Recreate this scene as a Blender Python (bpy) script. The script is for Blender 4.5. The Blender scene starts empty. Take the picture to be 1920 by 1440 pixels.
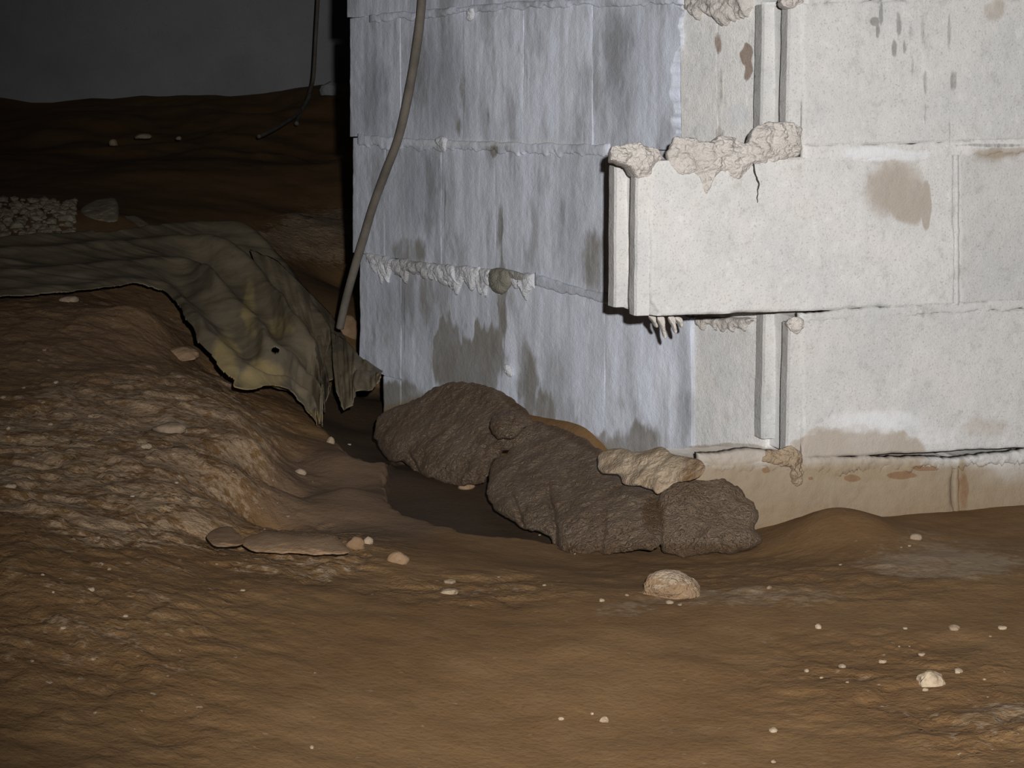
import bpy, math, random
import numpy as np

random.seed(7)
RNG = np.random.RandomState(11)
SC = bpy.context.scene
COL = SC.collection

# ------------------------------------------------------------------ camera, light, exposure
F = 3500.0                                   # focal length in pixels of a 1920 x 1440 frame
CAM = np.array([0.0, 0.0, 0.548])
HORIZON = 195.0
TH = math.atan((720.0 - HORIZON) / F)        # downward pitch
FWD = np.array([0, math.cos(TH), -math.sin(TH)])
UP = np.array([0, math.sin(TH), math.cos(TH)])
RIGHT = np.array([1.0, 0, 0])

cd = bpy.data.cameras.new('camera')
cd.sensor_width = 36.0
cd.lens = F / 1920.0 * 36.0
cd.clip_start = 0.02
cam = bpy.data.objects.new('camera', cd)
cam.location = CAM
cam.rotation_euler = (math.pi / 2 - TH, 0, 0)
COL.objects.link(cam)
SC.camera = cam


def ray(px, py):
    px = np.asarray(px, float); py = np.asarray(py, float)
    d = (((px - 960) / F)[..., None] * RIGHT + (-(py - 720) / F)[..., None] * UP + FWD)
    return d


def pix(P):
    q = P - CAM
    z = q @ FWD
    return 960 + F * (q @ RIGHT) / z, 720 - F * (q @ UP) / z


def at_y(px, py, Y):
    d = ray(px, py)
    return CAM + d * (np.asarray(Y, float) / d[..., 1])[..., None]


def at_z(px, py, z):
    d = ray(px, py)
    return CAM + d * ((np.asarray(z, float) - CAM[2]) / d[..., 2])[..., None]


w = bpy.data.worlds.new('crawl_space_dark')
w.use_nodes = True
w.node_tree.nodes['Background'].inputs[0].default_value = (0.75, 0.85, 1.0, 1)
w.node_tree.nodes['Background'].inputs[1].default_value = 0.004
SC.world = w

ld = bpy.data.lights.new('hand_torch', 'SPOT')
ld.energy = 268.0
ld.color = (1.0, 0.992, 0.985)
ld.spot_size = math.radians(63)
ld.spot_blend = 1.0
ld.shadow_soft_size = 0.012
lamp = bpy.data.objects.new('hand_torch', ld)
lamp.location = (0.062, 0.0, 0.548 + 0.08)
from mathutils import Vector
tgt = Vector(at_y(1400, 560, 2.4))
lamp.rotation_euler = (tgt - lamp.location).to_track_quat('-Z', 'Y').to_euler()
COL.objects.link(lamp)

SC.view_settings.view_transform = 'Standard'
SC.view_settings.look = 'None'
SC.view_settings.gamma = 1.0
SC.view_settings.use_curve_mapping = False
SC.view_settings.exposure = 0.0

# ------------------------------------------------------------------ noise


def _hash(ix, iy, iz):
    h = (ix * 374761393 + iy * 668265263 + iz * 2147483647 + 1013904223) & 0xFFFFFFFF
    h = ((h ^ (h >> 13)) * 1274126177) & 0xFFFFFFFF
    h = ((h ^ (h >> 16)) * 2246822519) & 0xFFFFFFFF
    return ((h ^ (h >> 15)) & 0xFFFFFF) / float(0xFFFFFF)


def vnoise(x, y, z=0.0):
    x = np.asarray(x, float); y = np.asarray(y, float); z = np.zeros_like(x) + z
    fx, fy, fz = np.floor(x), np.floor(y), np.floor(z)
    ix, iy, iz = fx.astype(np.int64), fy.astype(np.int64), fz.astype(np.int64)
    tx, ty, tz = x - fx, y - fy, z - fz
    tx = tx * tx * (3 - 2 * tx); ty = ty * ty * (3 - 2 * ty); tz = tz * tz * (3 - 2 * tz)
    def L(a, b, t): return a + (b - a) * t
    c = [[[_hash(ix + i, iy + j, iz + k) for k in (0, 1)] for j in (0, 1)] for i in (0, 1)]
    y0 = L(L(c[0][0][0], c[1][0][0], tx), L(c[0][1][0], c[1][1][0], tx), ty)
    y1 = L(L(c[0][0][1], c[1][0][1], tx), L(c[0][1][1], c[1][1][1], tx), ty)
    return L(y0, y1, tz)


def fbm(x, y, z=0.0, o=4):
    s, a, t = 0.0, 0.5, 0.0
    for k in range(o):
        f = 2.03 ** k
        s = s + a * vnoise(np.asarray(x) * f + 17.3 * k, np.asarray(y) * f + 5.1 * k, np.asarray(z) * f + 3.7 * k)
        t += a; a *= 0.5
    return s / t - 0.5                        # about -0.35 .. 0.35


def sstep(a, b, x):
    t = np.clip((np.asarray(x, float) - a) / (b - a), 0, 1)
    return t * t * (3 - 2 * t)


# ------------------------------------------------------------------ mesh helpers


def link(o, parent=None):
    COL.objects.link(o)
    if parent is not None:
        o.parent = parent
    return o


def tag(o, label=None, cat=None, group=None, kind=None):
    if label: o['label'] = label
    if cat: o['category'] = cat
    if group: o['group'] = group
    if kind: o['kind'] = kind
    return o


def build(name, V, FC, mat, parent=None, attrs=None, smooth=True, local=None):
    """link vertices V (world space) and faces FC as one mesh object."""
    V = np.asarray(V, float)
    if local is None:
        local = parent is None
    org = np.zeros(3)
    if local:
        org = np.array([V[:, 0].mean(), V[:, 1].mean(), V[:, 2].min()])
    me = bpy.data.meshes.new(name)
    me.from_pydata((V - org).tolist(), [], FC if isinstance(FC, list) else FC.tolist())
    me.update()
    if smooth:
        me.polygons.foreach_set('use_smooth', [True] * len(me.polygons))
    for k, a in (attrs or {}).items():
        a = np.asarray(a, np.float32)
        if a.ndim == 2:
            at = me.attributes.new(k, 'FLOAT_COLOR', 'POINT')
            at.data.foreach_set('color', np.c_[a, np.ones(len(a), np.float32)].ravel())
        else:
            at = me.attributes.new(k, 'FLOAT', 'POINT')
            at.data.foreach_set('value', a)
    me.materials.append(mat)
    o = bpy.data.objects.new(name, me)
    o.location = org
    return link(o, parent)


def empty(name, loc=(0, 0, 0)):
    o = bpy.data.objects.new(name, None)
    o.location = loc
    o.empty_display_size = 0.1
    return link(o)


def grid_faces(nu, nv, off=0):
    i = np.arange(nu - 1)[:, None]; j = np.arange(nv - 1)[None, :]
    a = (i * nv + j).ravel() + off
    return np.c_[a, a + nv, a + nv + 1, a + 1]


class VPlane:
    """vertical wall face through (x0, y0), running along unit (dx, dy); n points back into the wall."""
    def __init__(s, p, d):
        s.p = np.array([p[0], p[1], 0.0]); s.d = np.array([d[0], d[1], 0.0])
        n = np.array([-d[1], d[0], 0.0]); s.n = n if n[1] > 0 else -n
    def hit(s, px, py):
        r = ray(px, py)
        t = ((s.p - CAM) @ s.n) / (r @ s.n)
        return CAM + r * t[..., None]


class Plane3:
    def __init__(s, a, b, c):
        a, b, c = [at_y(*q) for q in (a, b, c)]
        n = np.cross(b - a, c - a); s.n = n / np.linalg.norm(n); s.p = a
    def hit(s, px, py):
        r = ray(px, py)
        t = ((s.p - CAM) @ s.n) / (r @ s.n)
        return CAM + r * t[..., None]


YAW = math.radians(15)
pR = at_y(1213, 450, 2.37)
RW = VPlane(pR[:2], (math.cos(YAW), math.sin(YAW)))
AL = math.radians(33.8)
pL = at_y(1432, 450, 2.54)
LW = VPlane(pL[:2], (-math.sin(AL), math.cos(AL)))

# ------------------------------------------------------------------ materials


class NT:
    def __init__(s, name):
        s.m = bpy.data.materials.new(name); s.m.use_nodes = True
        s.t = s.m.node_tree; s.b = s.t.nodes['Principled BSDF']
        s.pos = s.n('ShaderNodeNewGeometry').outputs['Position']
    def n(s, typ, **kw):
        o = s.t.nodes.new(typ)
        for k, v in kw.items(): setattr(o, k, v)
        return o
    def put(s, sock, v):
        if isinstance(v, bpy.types.NodeSocket): s.t.links.new(v, sock)
        elif isinstance(v, (tuple, list)) and len(v) == 3 and sock.type == 'RGBA': sock.default_value = (*v, 1)
        else: sock.default_value = v
    def noise(s, scale, detail=4, rough=0.55, vec=None, stretch=None):
        v = vec or s.pos
        if stretch:
            mp = s.n('ShaderNodeMapping'); mp.inputs['Scale'].default_value = stretch
            s.put(mp.inputs['Vector'], v); v = mp.outputs[0]
        o = s.n('ShaderNodeTexNoise'); s.put(o.inputs['Vector'], v)
        o.inputs['Scale'].default_value = scale; o.inputs['Detail'].default_value = detail
        o.inputs['Roughness'].default_value = rough
        return o.outputs['Fac']
    def voro(s, scale, feat='F1'):
        o = s.n('ShaderNodeTexVoronoi', feature=feat); s.put(o.inputs['Vector'], s.pos)
        o.inputs['Scale'].default_value = scale
        return o.outputs['Distance']
    def math(s, op, a, b=0.0, clamp=False):
        o = s.n('ShaderNodeMath', operation=op, use_clamp=clamp)
        s.put(o.inputs[0], a); s.put(o.inputs[1], b)
        return o.outputs[0]
    def ramp(s, x, lo, hi, a=0.0, b=1.0):
        o = s.n('ShaderNodeMapRange', interpolation_type='SMOOTHSTEP')
        s.put(o.inputs[0], x)
        for i, v in enumerate((lo, hi, a, b)): s.put(o.inputs[i + 1], v)
        return o.outputs[0]
    def mix(s, f, a, b, typ='MIX'):
        o = s.n('ShaderNodeMix', data_type='RGBA', blend_type=typ)
        s.put(o.inputs[0], f); s.put(o.inputs[6], a); s.put(o.inputs[7], b)
        return o.outputs[2]
    def attr(s, name):
        o = s.n('ShaderNodeAttribute', attribute_name=name)
        return o
    def rgb(s, c):
        o = s.n('ShaderNodeSeparateColor'); s.put(o.inputs[0], c)
        return o.outputs
    def bump(s, h, strength, dist=0.01, prev=None):
        o = s.n('ShaderNodeBump'); o.inputs['Strength'].default_value = strength
        o.inputs['Distance'].default_value = dist
        s.put(o.inputs['Height'], h)
        if prev is not None: s.put(o.inputs['Normal'], prev)
        return o.outputs[0]
    def done(s, col, rough=0.9, normal=None, spec=0.25):
        s.put(s.b.inputs['Base Color'], col); s.put(s.b.inputs['Roughness'], rough)
        s.b.inputs['Specular IOR Level'].default_value = spec
        if normal is not None: s.put(s.b.inputs['Normal'], normal)
        return s.m


def wall_material():
    t = NT('concrete_block_wall')
    A = t.rgb(t.attr('stain_a').outputs['Color']); B = t.rgb(t.attr('stain_b').outputs['Color'])
    tone = t.attr('tone').outputs['Fac']
    edge = t.noise(55, 5, 0.65)
    e = t.math('MULTIPLY', t.math('SUBTRACT', edge, 0.5), 0.7)
    grit = t.noise(420, 3, 0.6)
    cloud = t.noise(9, 4, 0.6)
    streak = t.noise(1.0, 4, 0.6, stretch=(48, 48, 4.5))
    streak2 = t.noise(1.0, 3, 0.5, stretch=(230, 230, 20))
    patch = t.noise(1.0, 4, 0.6, stretch=(17, 17, 6))
    cream = t.mix(t.ramp(cloud, 0.35, 0.68), (0.605, 0.585, 0.56), (0.545, 0.54, 0.53))
    mott = t.noise(48, 6, 0.72)
    cream = t.mix(t.ramp(mott, 0.48, 0.30, 0, 0.55), cream, (0.40, 0.385, 0.355))
    cream = t.mix(t.ramp(mott, 0.54, 0.70, 0, 0.5), cream, (0.70, 0.685, 0.67))
    cream = t.mix(t.ramp(grit, 0.45, 0.28, 0, 0.65), cream, (0.30, 0.28, 0.255))
    cream = t.mix(t.ramp(grit, 0.60, 0.72, 0, 0.5), cream, (0.72, 0.69, 0.66))
    grey = t.mix(t.ramp(streak, 0.32, 0.68), (0.53, 0.55, 0.605), (0.69, 0.72, 0.81))
    grey = t.mix(t.ramp(patch, 0.50, 0.34, 0, 0.8), grey, (0.375, 0.38, 0.40))
    grey = t.mix(t.ramp(patch, 0.62, 0.74, 0, 0.45), grey, (0.70, 0.69, 0.68))
    grey = t.mix(t.ramp(streak2, 0.60, 0.74, 0, 0.35), grey, (0.80, 0.81, 0.86))
    grey = t.mix(t.ramp(grit, 0.45, 0.28, 0, 0.25), grey, (0.25, 0.25, 0.26))
    c = t.mix(t.ramp(A[0], 0.45, 0.55), cream, grey)
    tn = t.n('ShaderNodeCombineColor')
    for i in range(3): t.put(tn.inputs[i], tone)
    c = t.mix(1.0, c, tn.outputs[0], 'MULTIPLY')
    se = t.math('MULTIPLY', t.math('SUBTRACT', streak, 0.5), 1.5)
    wet = t.math('ADD', A[1], t.math('ADD', t.math('MULTIPLY', e, 0.5), t.math('MULTIPLY', se, A[0])))
    c = t.mix(t.math('MULTIPLY', t.ramp(wet, 0.30, 0.75, 0, 0.85), t.ramp(cloud, 0.25, 0.6, 0.7, 1)), c, t.mix(A[0], (0.365, 0.308, 0.250), (0.225, 0.203, 0.168)))
    salt = t.math('ADD', A[2], e)
    c = t.mix(t.ramp(salt, 0.38, 1.0, 0, 0.8), c, (0.70, 0.705, 0.72))
    soil = t.math('ADD', B[0], t.math('MULTIPLY', e, 0.35))
    c = t.mix(t.ramp(soil, 0.02, 0.60, 0, 0.9), c, t.mix(cloud, (0.225, 0.163, 0.096), (0.30, 0.232, 0.150)))
    c = t.mix(t.ramp(soil, 0.50, 1.05, 0, 1), c, t.mix(cloud, (0.165, 0.098, 0.050), (0.235, 0.155, 0.088)))
    rust = t.math('ADD', B[1], t.math('MULTIPLY', e, 0.6))
    c = t.mix(t.ramp(rust, 0.46, 0.80, 0, 0.75), c, (0.20, 0.105, 0.052))
    dk = t.math('ADD', B[2], t.math('ADD', t.math('MULTIPLY', e, 0.7), t.math('MULTIPLY', t.math('SUBTRACT', streak2, 0.5), 1.0)))
    c = t.mix(t.ramp(dk, 0.42, 0.95, 0, 0.7), c, (0.19, 0.185, 0.175))
    h = t.math('ADD', t.math('MULTIPLY', grit, 0.55), t.math('MULTIPLY', t.noise(130, 4, 0.6), 0.8))
    nb = t.bump(h, 0.35, 0.004)
    return t.done(c, 0.92, nb, 0.2)


def mortar_material(name, a, b, soilc=(0.2, 0.13, 0.07)):
    t = NT(name)
    big = t.noise(28, 5, 0.65); grit = t.noise(360, 3, 0.6)
    c = t.mix(t.ramp(big, 0.36, 0.64), a, b)
    c = t.mix(t.ramp(grit, 0.42, 0.28, 0, 0.45), c, tuple(x * 0.45 for x in a))
    soil = t.attr('soil').outputs['Fac']
    c = t.mix(t.ramp(t.math('ADD', soil, t.math('MULTIPLY', t.math('SUBTRACT', big, 0.5), 0.8)), 0.2, 0.9), c, soilc)
    h = t.math('ADD', grit, t.math('MULTIPLY', t.noise(90, 4, 0.65), 1.4))
    return t.done(c, 0.95, t.bump(h, 0.5, 0.005), 0.15)


def ground_material():
    t = NT('dry_dirt_floor')
    g = t.rgb(t.attr('ground').outputs['Color'])
    pale = t.attr('pale').outputs['Fac']
    big = t.noise(4.5, 4, 0.55); mid = t.noise(26, 5, 0.6); fine = t.noise(150, 4, 0.6)
    c = t.mix(t.ramp(big, 0.35, 0.66), (0.166, 0.090, 0.036), (0.204, 0.117, 0.050))
    c = t.mix(t.ramp(mid, 0.42, 0.72, 0, 0.32), c, (0.245, 0.150, 0.075))
    c = t.mix(t.ramp(fine, 0.45, 0.30, 0, 0.30), c, (0.085, 0.050, 0.025))
    # flaking pale crust, broken up by two sizes of flakes
    flake = t.math('ADD', t.math('MULTIPLY', t.noise(85, 5, 0.68), 0.65), t.math('MULTIPLY', t.noise(17, 3, 0.5), 0.35))
    cr = t.math('ADD', t.math('MULTIPLY', g[0], 0.34), flake)
    c = t.mix(t.ramp(cr, 0.73, 0.84, 0, 0.50), c, (0.44, 0.325, 0.22))
    speck = t.ramp(t.noise(95, 2, 0.5), 0.715, 0.76, 0, 0.7)
    c = t.mix(t.math('MULTIPLY', speck, t.ramp(g[0], 0.1, 0.5, 0.25, 1)), c, (0.50, 0.43, 0.34))
    pl = t.math('ADD', pale, t.math('MULTIPLY', t.math('SUBTRACT', flake, 0.5), 2.0))
    c = t.mix(t.ramp(pl, 0.42, 0.95, 0, 0.55), c, (0.345, 0.275, 0.195))
    c = t.mix(t.ramp(g[2], 0.1, 0.9, 0, 0.7), c, (0.165, 0.108, 0.072))
    wet = t.math('ADD', g[1], t.math('MULTIPLY', t.math('SUBTRACT', mid, 0.5), 0.35))
    wf = t.ramp(wet, 0.40, 0.60)
    c = t.mix(wf, c, t.mix(fine, (0.052, 0.032, 0.017), (0.088, 0.056, 0.031)))
    h = t.math('ADD', t.math('MULTIPLY', t.noise(58, 5, 0.68), t.math('ADD', t.math('MULTIPLY', g[0], 1.3), 0.06)), t.math('MULTIPLY', fine, 0.18))
    return t.done(c, t.ramp(wf, 0, 1, 0.95, 0.8), t.bump(h, 0.55, 0.012), 0.2)


def simple(name, a, b, scale=30, rough=0.9, bump=0.4, grit=300, spec=0.2, dist=0.005, flat=None):
    t = NT(name)
    n1 = t.noise(scale, 5, 0.62); n2 = t.noise(grit, 3, 0.6)
    c = t.mix(t.ramp(n1, 0.34, 0.66), a, b)
    c = t.mix(t.ramp(n2, 0.43, 0.28, 0, 0.4), c, tuple(x * 0.5 for x in a))
    return t.done(c, rough, t.bump(t.math('ADD', n2, t.math('MULTIPLY', n1, 1.5)), bump, dist), spec)


def sheet_material():
    t = NT('dirty_plastic_sheet')
    y = t.attr('yellow').outputs['Fac']
    n1 = t.noise(14, 5, 0.6); n2 = t.noise(75, 4, 0.6)
    c = t.mix(t.ramp(n1, 0.32, 0.68), (0.132, 0.104, 0.064), (0.198, 0.158, 0.104))
    c = t.mix(t.ramp(n2, 0.55, 0.80, 0, 0.35), c, (0.20, 0.165, 0.11))
    yy = t.math('ADD', y, t.math('MULTIPLY', t.math('SUBTRACT', n1, 0.5), 0.9))
    c = t.mix(t.ramp(yy, 0.30, 1.0, 0, 0.85), c, (0.38, 0.285, 0.125))
    return t.done(c, 0.62, t.bump(n2, 0.25, 0.004), 0.35)


def mud_material():
    t = NT('rough_dark_mud')
    soil = t.attr('soil').outputs['Fac']
    n1 = t.noise(16, 4, 0.6); n2 = t.noise(1.0, 4, 0.7, stretch=(120, 120, 320)); n3 = t.noise(300, 3, 0.7)
    c = t.mix(t.ramp(n1, 0.35, 0.68), (0.240, 0.160, 0.100), (0.335, 0.242, 0.165))
    c = t.mix(t.ramp(n2, 0.54, 0.70, 0, 0.6), c, (0.52, 0.42, 0.32))
    c = t.mix(t.ramp(n3, 0.45, 0.30, 0, 0.6), c, (0.09, 0.062, 0.045))
    c = t.mix(t.ramp(t.math('ADD', soil, t.math('MULTIPLY', t.math('SUBTRACT', n1, 0.5), 0.8)), 0.3, 0.8, 0, 0.9), c, (0.185, 0.108, 0.055))
    h = t.math('ADD', n2, t.math('MULTIPLY', n3, 0.9))
    return t.done(c, 0.65, t.bump(t.math('ADD', h, t.noise(70, 5, 0.7)), 1.0, 0.018), 0.25)


M_WALL = wall_material()
M_MORTAR = mortar_material('pale_mortar', (0.60, 0.56, 0.515), (0.53, 0.49, 0.45))
M_MORTAR_GREY = mortar_material('grey_mortar', (0.56, 0.56, 0.57), (0.68, 0.68, 0.71), (0.25, 0.235, 0.19))
M_GROUND = ground_material()
M_MUD = mud_material()
M_SHEET = sheet_material()
M_CABLE = simple('dusty_cable', (0.115, 0.098, 0.080), (0.165, 0.142, 0.118), 20, 0.7, 0.1)
M_BACK = simple('grey_render', (0.34, 0.345, 0.35), (0.27, 0.27, 0.275), 1.6, 0.95, 0.2, 160)
M_STONE_PALE = simple('pale_stone', (0.38, 0.295, 0.205), (0.26, 0.19, 0.125), 40)
M_STONE_TAN = simple('tan_stone', (0.285, 0.212, 0.145), (0.21, 0.15, 0.098), 25)
M_STONE_BROWN = simple('brown_stone', (0.20, 0.122, 0.066), (0.27, 0.178, 0.108), 30, bump=.25)
def dusty(name, a, b, top):
    t = NT(name)
    n1 = t.noise(30, 5, 0.65); n2 = t.noise(260, 3, 0.6)
    c = t.mix(t.ramp(n1, 0.34, 0.66), a, b)
    ge = t.n('ShaderNodeNewGeometry'); sp = t.n('ShaderNodeSeparateXYZ'); t.put(sp.inputs[0], ge.outputs['Normal'])
    up = t.math('ADD', sp.outputs[2], t.math('MULTIPLY', t.math('SUBTRACT', n1, 0.5), 1.2))
    c = t.mix(t.ramp(up, 0.45, 0.80, 0, 0.8), c, top)
    return t.done(c, 0.95, t.bump(t.math('ADD', n2, t.math('MULTIPLY', n1, 2.0)), 0.6, 0.01), 0.15)


M_BOULDER = dusty('dusty_stone', (0.27, 0.178, 0.105), (0.21, 0.136, 0.078), (0.42, 0.325, 0.235))
M_GRAVEL = simple('pale_gravel', (0.215, 0.185, 0.135), (0.14, 0.112, 0.076), 25)
M_LUMP = mortar_material('muddy_mortar', (0.40, 0.315, 0.225), (0.31, 0.228, 0.150), (0.185, 0.11, 0.055))

# ------------------------------------------------------------------ the dirt floor
CP = [  # pixel x, pixel y, height of the dirt there
    (0, 1440, .055), (400, 1440, .030), (960, 1440, .0), (1500, 1440, .0), (1920, 1440, .012),
    (0, 1250, .068), (300, 1230, .050), (600, 1200, .024), (960, 1220, .006), (1400, 1220, .0), (1920, 1220, .010),
    (700, 1075, .022), (850, 1105, .016), (1050, 1112, .014), (1200, 1135, .008), (1400, 1105, .006), (1650, 1060, .012), (1900, 1030, .014),
    (1060, 1055, -.016), (1200, 1062, -.018), (1400, 1052, -.014), (1600, 1030, .004), (1700, 1018, .006), (1920, 1012, .004), (1780, 1020, .010),
    (760, 900, -.006), (800, 950, -.004), (900, 980, -.005), (1000, 1005, -.009), (690, 815, -.022), (650, 780, -.020), (700, 775, -.025),
    (715, 868, .004), (720, 930, .002), (845, 992, .000), (1030, 1022, -.012), (930, 1010, -.004),
    (620, 860, .010), (560, 960, .010), (650, 920, .012), (540, 870, .010),
    (520, 930, .000), (474, 984, .006), (556, 815, .012), (570, 775, .020),
    (400, 735, .088), (458, 790, .072), (462, 832, .066), (434, 890, .062), (400, 950, .058), (360, 975, .060), (548, 860, .010), (550, 895, .006), (410, 1005, .044), (500, 1010, .034), (610, 1015, .030),
    (300, 800, .088), (380, 810, .082), (200, 900, .084), (330, 900, .074), (0, 900, .100), (100, 1060, .085), (300, 1080, .060),
    (0, 700, .142), (200, 700, .128), (330, 690, .108), (280, 590, .180), (0, 590, .192), (150, 575, .192),
    (360, 650, .105), (390, 690, .085), (440, 690, .080), (480, 640, .095), (560, 700, .040), (600, 640, .065), (640, 700, .0),
    (200, 490, .235), (0, 490, .235), (400, 490, .205), (540, 480, .175), (640, 540, .095), (655, 450, .195),
    (0, 400, .300), (200, 400, .300), (400, 395, .275), (600, 400, .245),
    (660, 320, .330), (300, 330, .345), (0, 330, .345),
]
WP = [  # world points: off frame, far field, behind the block walls
    (-.8, .6, .08), (0, .6, .0), (.8, .6, .01), (-1.2, 1.4, .10), (1.2, 1.4, .02), (1.5, 2.4, .02), (-1.8, 2.4, .16),
    (.6, 3.2, .02), (0.1, 3.6, .05), (1.8, 3.2, .02), (-2.6, 3.6, .25), (-2.6, 5.0, .36), (1.5, 5.0, .2),
    (-1.9, 6.1, .40), (-.9, 6.1, .405), (-.4, 6.0, .41), (.6, 6.2, .36),
    (-2.6, 7.6, .585), (-1.9, 7.6, .575), (-1.5, 7.6, .585), (-1.1, 7.6, .580), (-.9, 7.6, .60), (-.5, 7.6, .66), (.5, 7.6, .6), (2.5, 7.6, .5),
]
c1 = np.array(CP, float)
pc = at_z(c1[:, 0], c1[:, 1], c1[:, 2])
CTRL = np.vstack([pc, np.array(WP, float)])


def _phi(r2):
    return -np.sqrt(r2 + .03 ** 2)


def _tps(C):
    n = len(C)
    d2 = ((C[:, None, :2] - C[None, :, :2]) ** 2).sum(-1)
    K = _phi(d2) - np.eye(n) * 0.004
    Pm = np.c_[np.ones(n), C[:, :2]]
    A = np.block([[K, Pm], [Pm.T, np.zeros((3, 3))]])
    return np.linalg.solve(A, np.r_[C[:, 2], np.zeros(3)])


TPS = _tps(CTRL)
# where soil has piled against the foot of the right-hand wall
HEAP = at_z(1572, 1000, .0)


def poly_sd(px, py, poly):
    """signed distance (negative inside) to a closed outline."""
    p = np.array(poly, float); q = np.roll(p, -1, 0)
    best = np.full(px.shape, 1e9); ins = np.zeros(px.shape, bool)
    for (ax, ay), (bx, by) in zip(p, q):
        dx, dy = bx - ax, by - ay
        t = np.clip(((px - ax) * dx + (py - ay) * dy) / (dx * dx + dy * dy), 0, 1)
        best = np.minimum(best, np.hypot(px - ax - t * dx, py - ay - t * dy))
        if dy != 0:
            ins ^= ((ay > py) != (by > py)) & (px < dx * (py - ay) / dy + ax)
    return np.where(ins, -best, best)


WET1 = [(724, 880), (722, 905), (728, 935), (760, 962), (800, 972), (848, 984), (862, 994), (930, 1000), (1010, 1006), (1040, 1016), (1070, 1034), (1120, 1010), (950, 880), (780, 840), (730, 850)]
GULLY_DARK = [(575, 735), (600, 712), (722, 715), (735, 800), (735, 858), (700, 858), (650, 846), (618, 812), (585, 772)]  # wet gully mud, with the shade of the openings under the sheet painted in


def ground_masks(x, y, z0):
    P = np.stack([x, y, z0], -1)
    q = P - CAM
    zz = np.maximum(q @ FWD, 0.3)
    px = 960 + F * (q @ RIGHT) / zz; py = 720 - F * (q @ UP) / zz
    wob = fbm(x * 9, y * 9, 1.0) * 60
    def e(cx, cy, rx, ry, s=.35, k=1.0):
        d = np.hypot((px - cx + wob * k) / rx, (py - cy + wob * k * .6) / ry)
        return 1 - sstep(1 - s, 1 + s, d)
    m = np.maximum.reduce
    front = sstep(1.0, 1.3, y)
    crust = m([e(240, 870, 330, 190) * .9, e(100, 1130, 380, 260, .6) * .6, e(330, 990, 160, 60) * .85, e(440, 830, 60, 90) * .72, e(390, 930, 70, 80) * .72,
               e(120, 640, 330, 100, .5) * .5, e(300, 760, 200, 80) * .8, e(560, 1040, 170, 60, .5) * .7, e(850, 1100, 200, 26, .6) * .6, e(1500, 1090, 330, 45, .6) * .35,
               e(1700, 1290, 260, 90, .7) * .45, e(1850, 1350, 180, 80, .5) * .55, e(250, 1300, 260, 160, .7) * .35,
               e(590, 450, 120, 55, .4) * 1.1, e(640, 420, 60, 30) * 1.0]) * front
    wj = fbm(x * 30, y * 30, 6.0, 3) * 16
    wet = np.maximum(sstep(5, -5, poly_sd(px, py, WET1) + wj), .95 * sstep(8, -8, poly_sd(px, py, GULLY_DARK) + wj)) * front  # second outline also darkens the openings below the hanging sheet
    greyb = m([e(680, 930, 190, 90, .5), e(1150, 1040, 250, 40, .5) * .3, e(150, 640, 300, 110, .6) * .55]) * front
    pale = m([e(1400, 1120, 260, 26, .6) * .65, e(1780, 1050, 190, 40, .6) * .85, e(560, 1060, 110, 28, .5) * .55, e(1180, 1135, 90, 20, .5) * .6, e(1850, 1335, 90, 26, .5) * .65,
              e(600, 420, 110, 30, .5) * .75, e(310, 800, 40, 16, .3) * .8]) * front
    return crust, wet, greyb, pale


def terrain(x, y, masks=False):
    x = np.asarray(x, float).ravel(); y = np.asarray(y, float).ravel()
    z = np.empty_like(x)
    for s in range(0, len(x), 40000):
        q = np.c_[x[s:s + 40000], y[s:s + 40000]]
        d2 = ((q[:, None, :] - CTRL[None, :, :2]) ** 2).sum(-1)
        z[s:s + 40000] = _phi(d2) @ TPS[:-3] + TPS[-3] + q @ TPS[-2:]
    z0 = z.copy()
    # heap of soil against the wall
    hx, hy = x - HEAP[0], y - HEAP[1]
    z += 0.036 * np.exp(-(hx / .075) ** 2 - (hy / .09) ** 2)
    # soil banked up between the mud pile and the foot of the grey wall
    dn = (x - LW.p[0]) * LW.n[0] + (y - LW.p[1]) * LW.n[1]
    sl = (x - LW.p[0]) * LW.d[0] + (y - LW.p[1]) * LW.d[1]
    bankw = sstep(.25, .42, sl) * sstep(.92, .74, sl)
    z = np.maximum(z, z + (.052 - z) * bankw * np.exp(-(dn / .05) ** 2))
    cr, wet, gb, pale = ground_masks(x, y, z0)
    z -= .022 * wet
    z += fbm(x * 5, y * 5, 2.0, 3) * 0.010
    z += fbm(x * 22, y * 22, 4.0, 3) * (0.0035 + 0.010 * cr) * (1 - .6 * wet)
    # layered flakes where the crust breaks away
    fl = fbm(x * 34 + 3 * fbm(x * 9, y * 9), y * 34, 7.0, 3)
    z += sstep(-.02, .05, fl) * 0.0045 * cr
    far = sstep(4.5, 6.5, y)
    z += far * fbm(x * 3.2, y * 3.2, 9.0, 3) * .10
    if masks:
        return z, np.c_[cr, wet, gb], pale
    return z


def drop(px, py):
    """where the line of sight through a pixel meets the dirt."""
    d = ray(px, py)
    t = np.linspace(1.0, 8.5, 900)
    P = CAM + d[None, :] * t[:, None]
    g = terrain(P[:, 0], P[:, 1])
    k = np.argmax(P[:, 2] < g)
    return np.array([P[k, 0], P[k, 1], g[k]])


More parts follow.
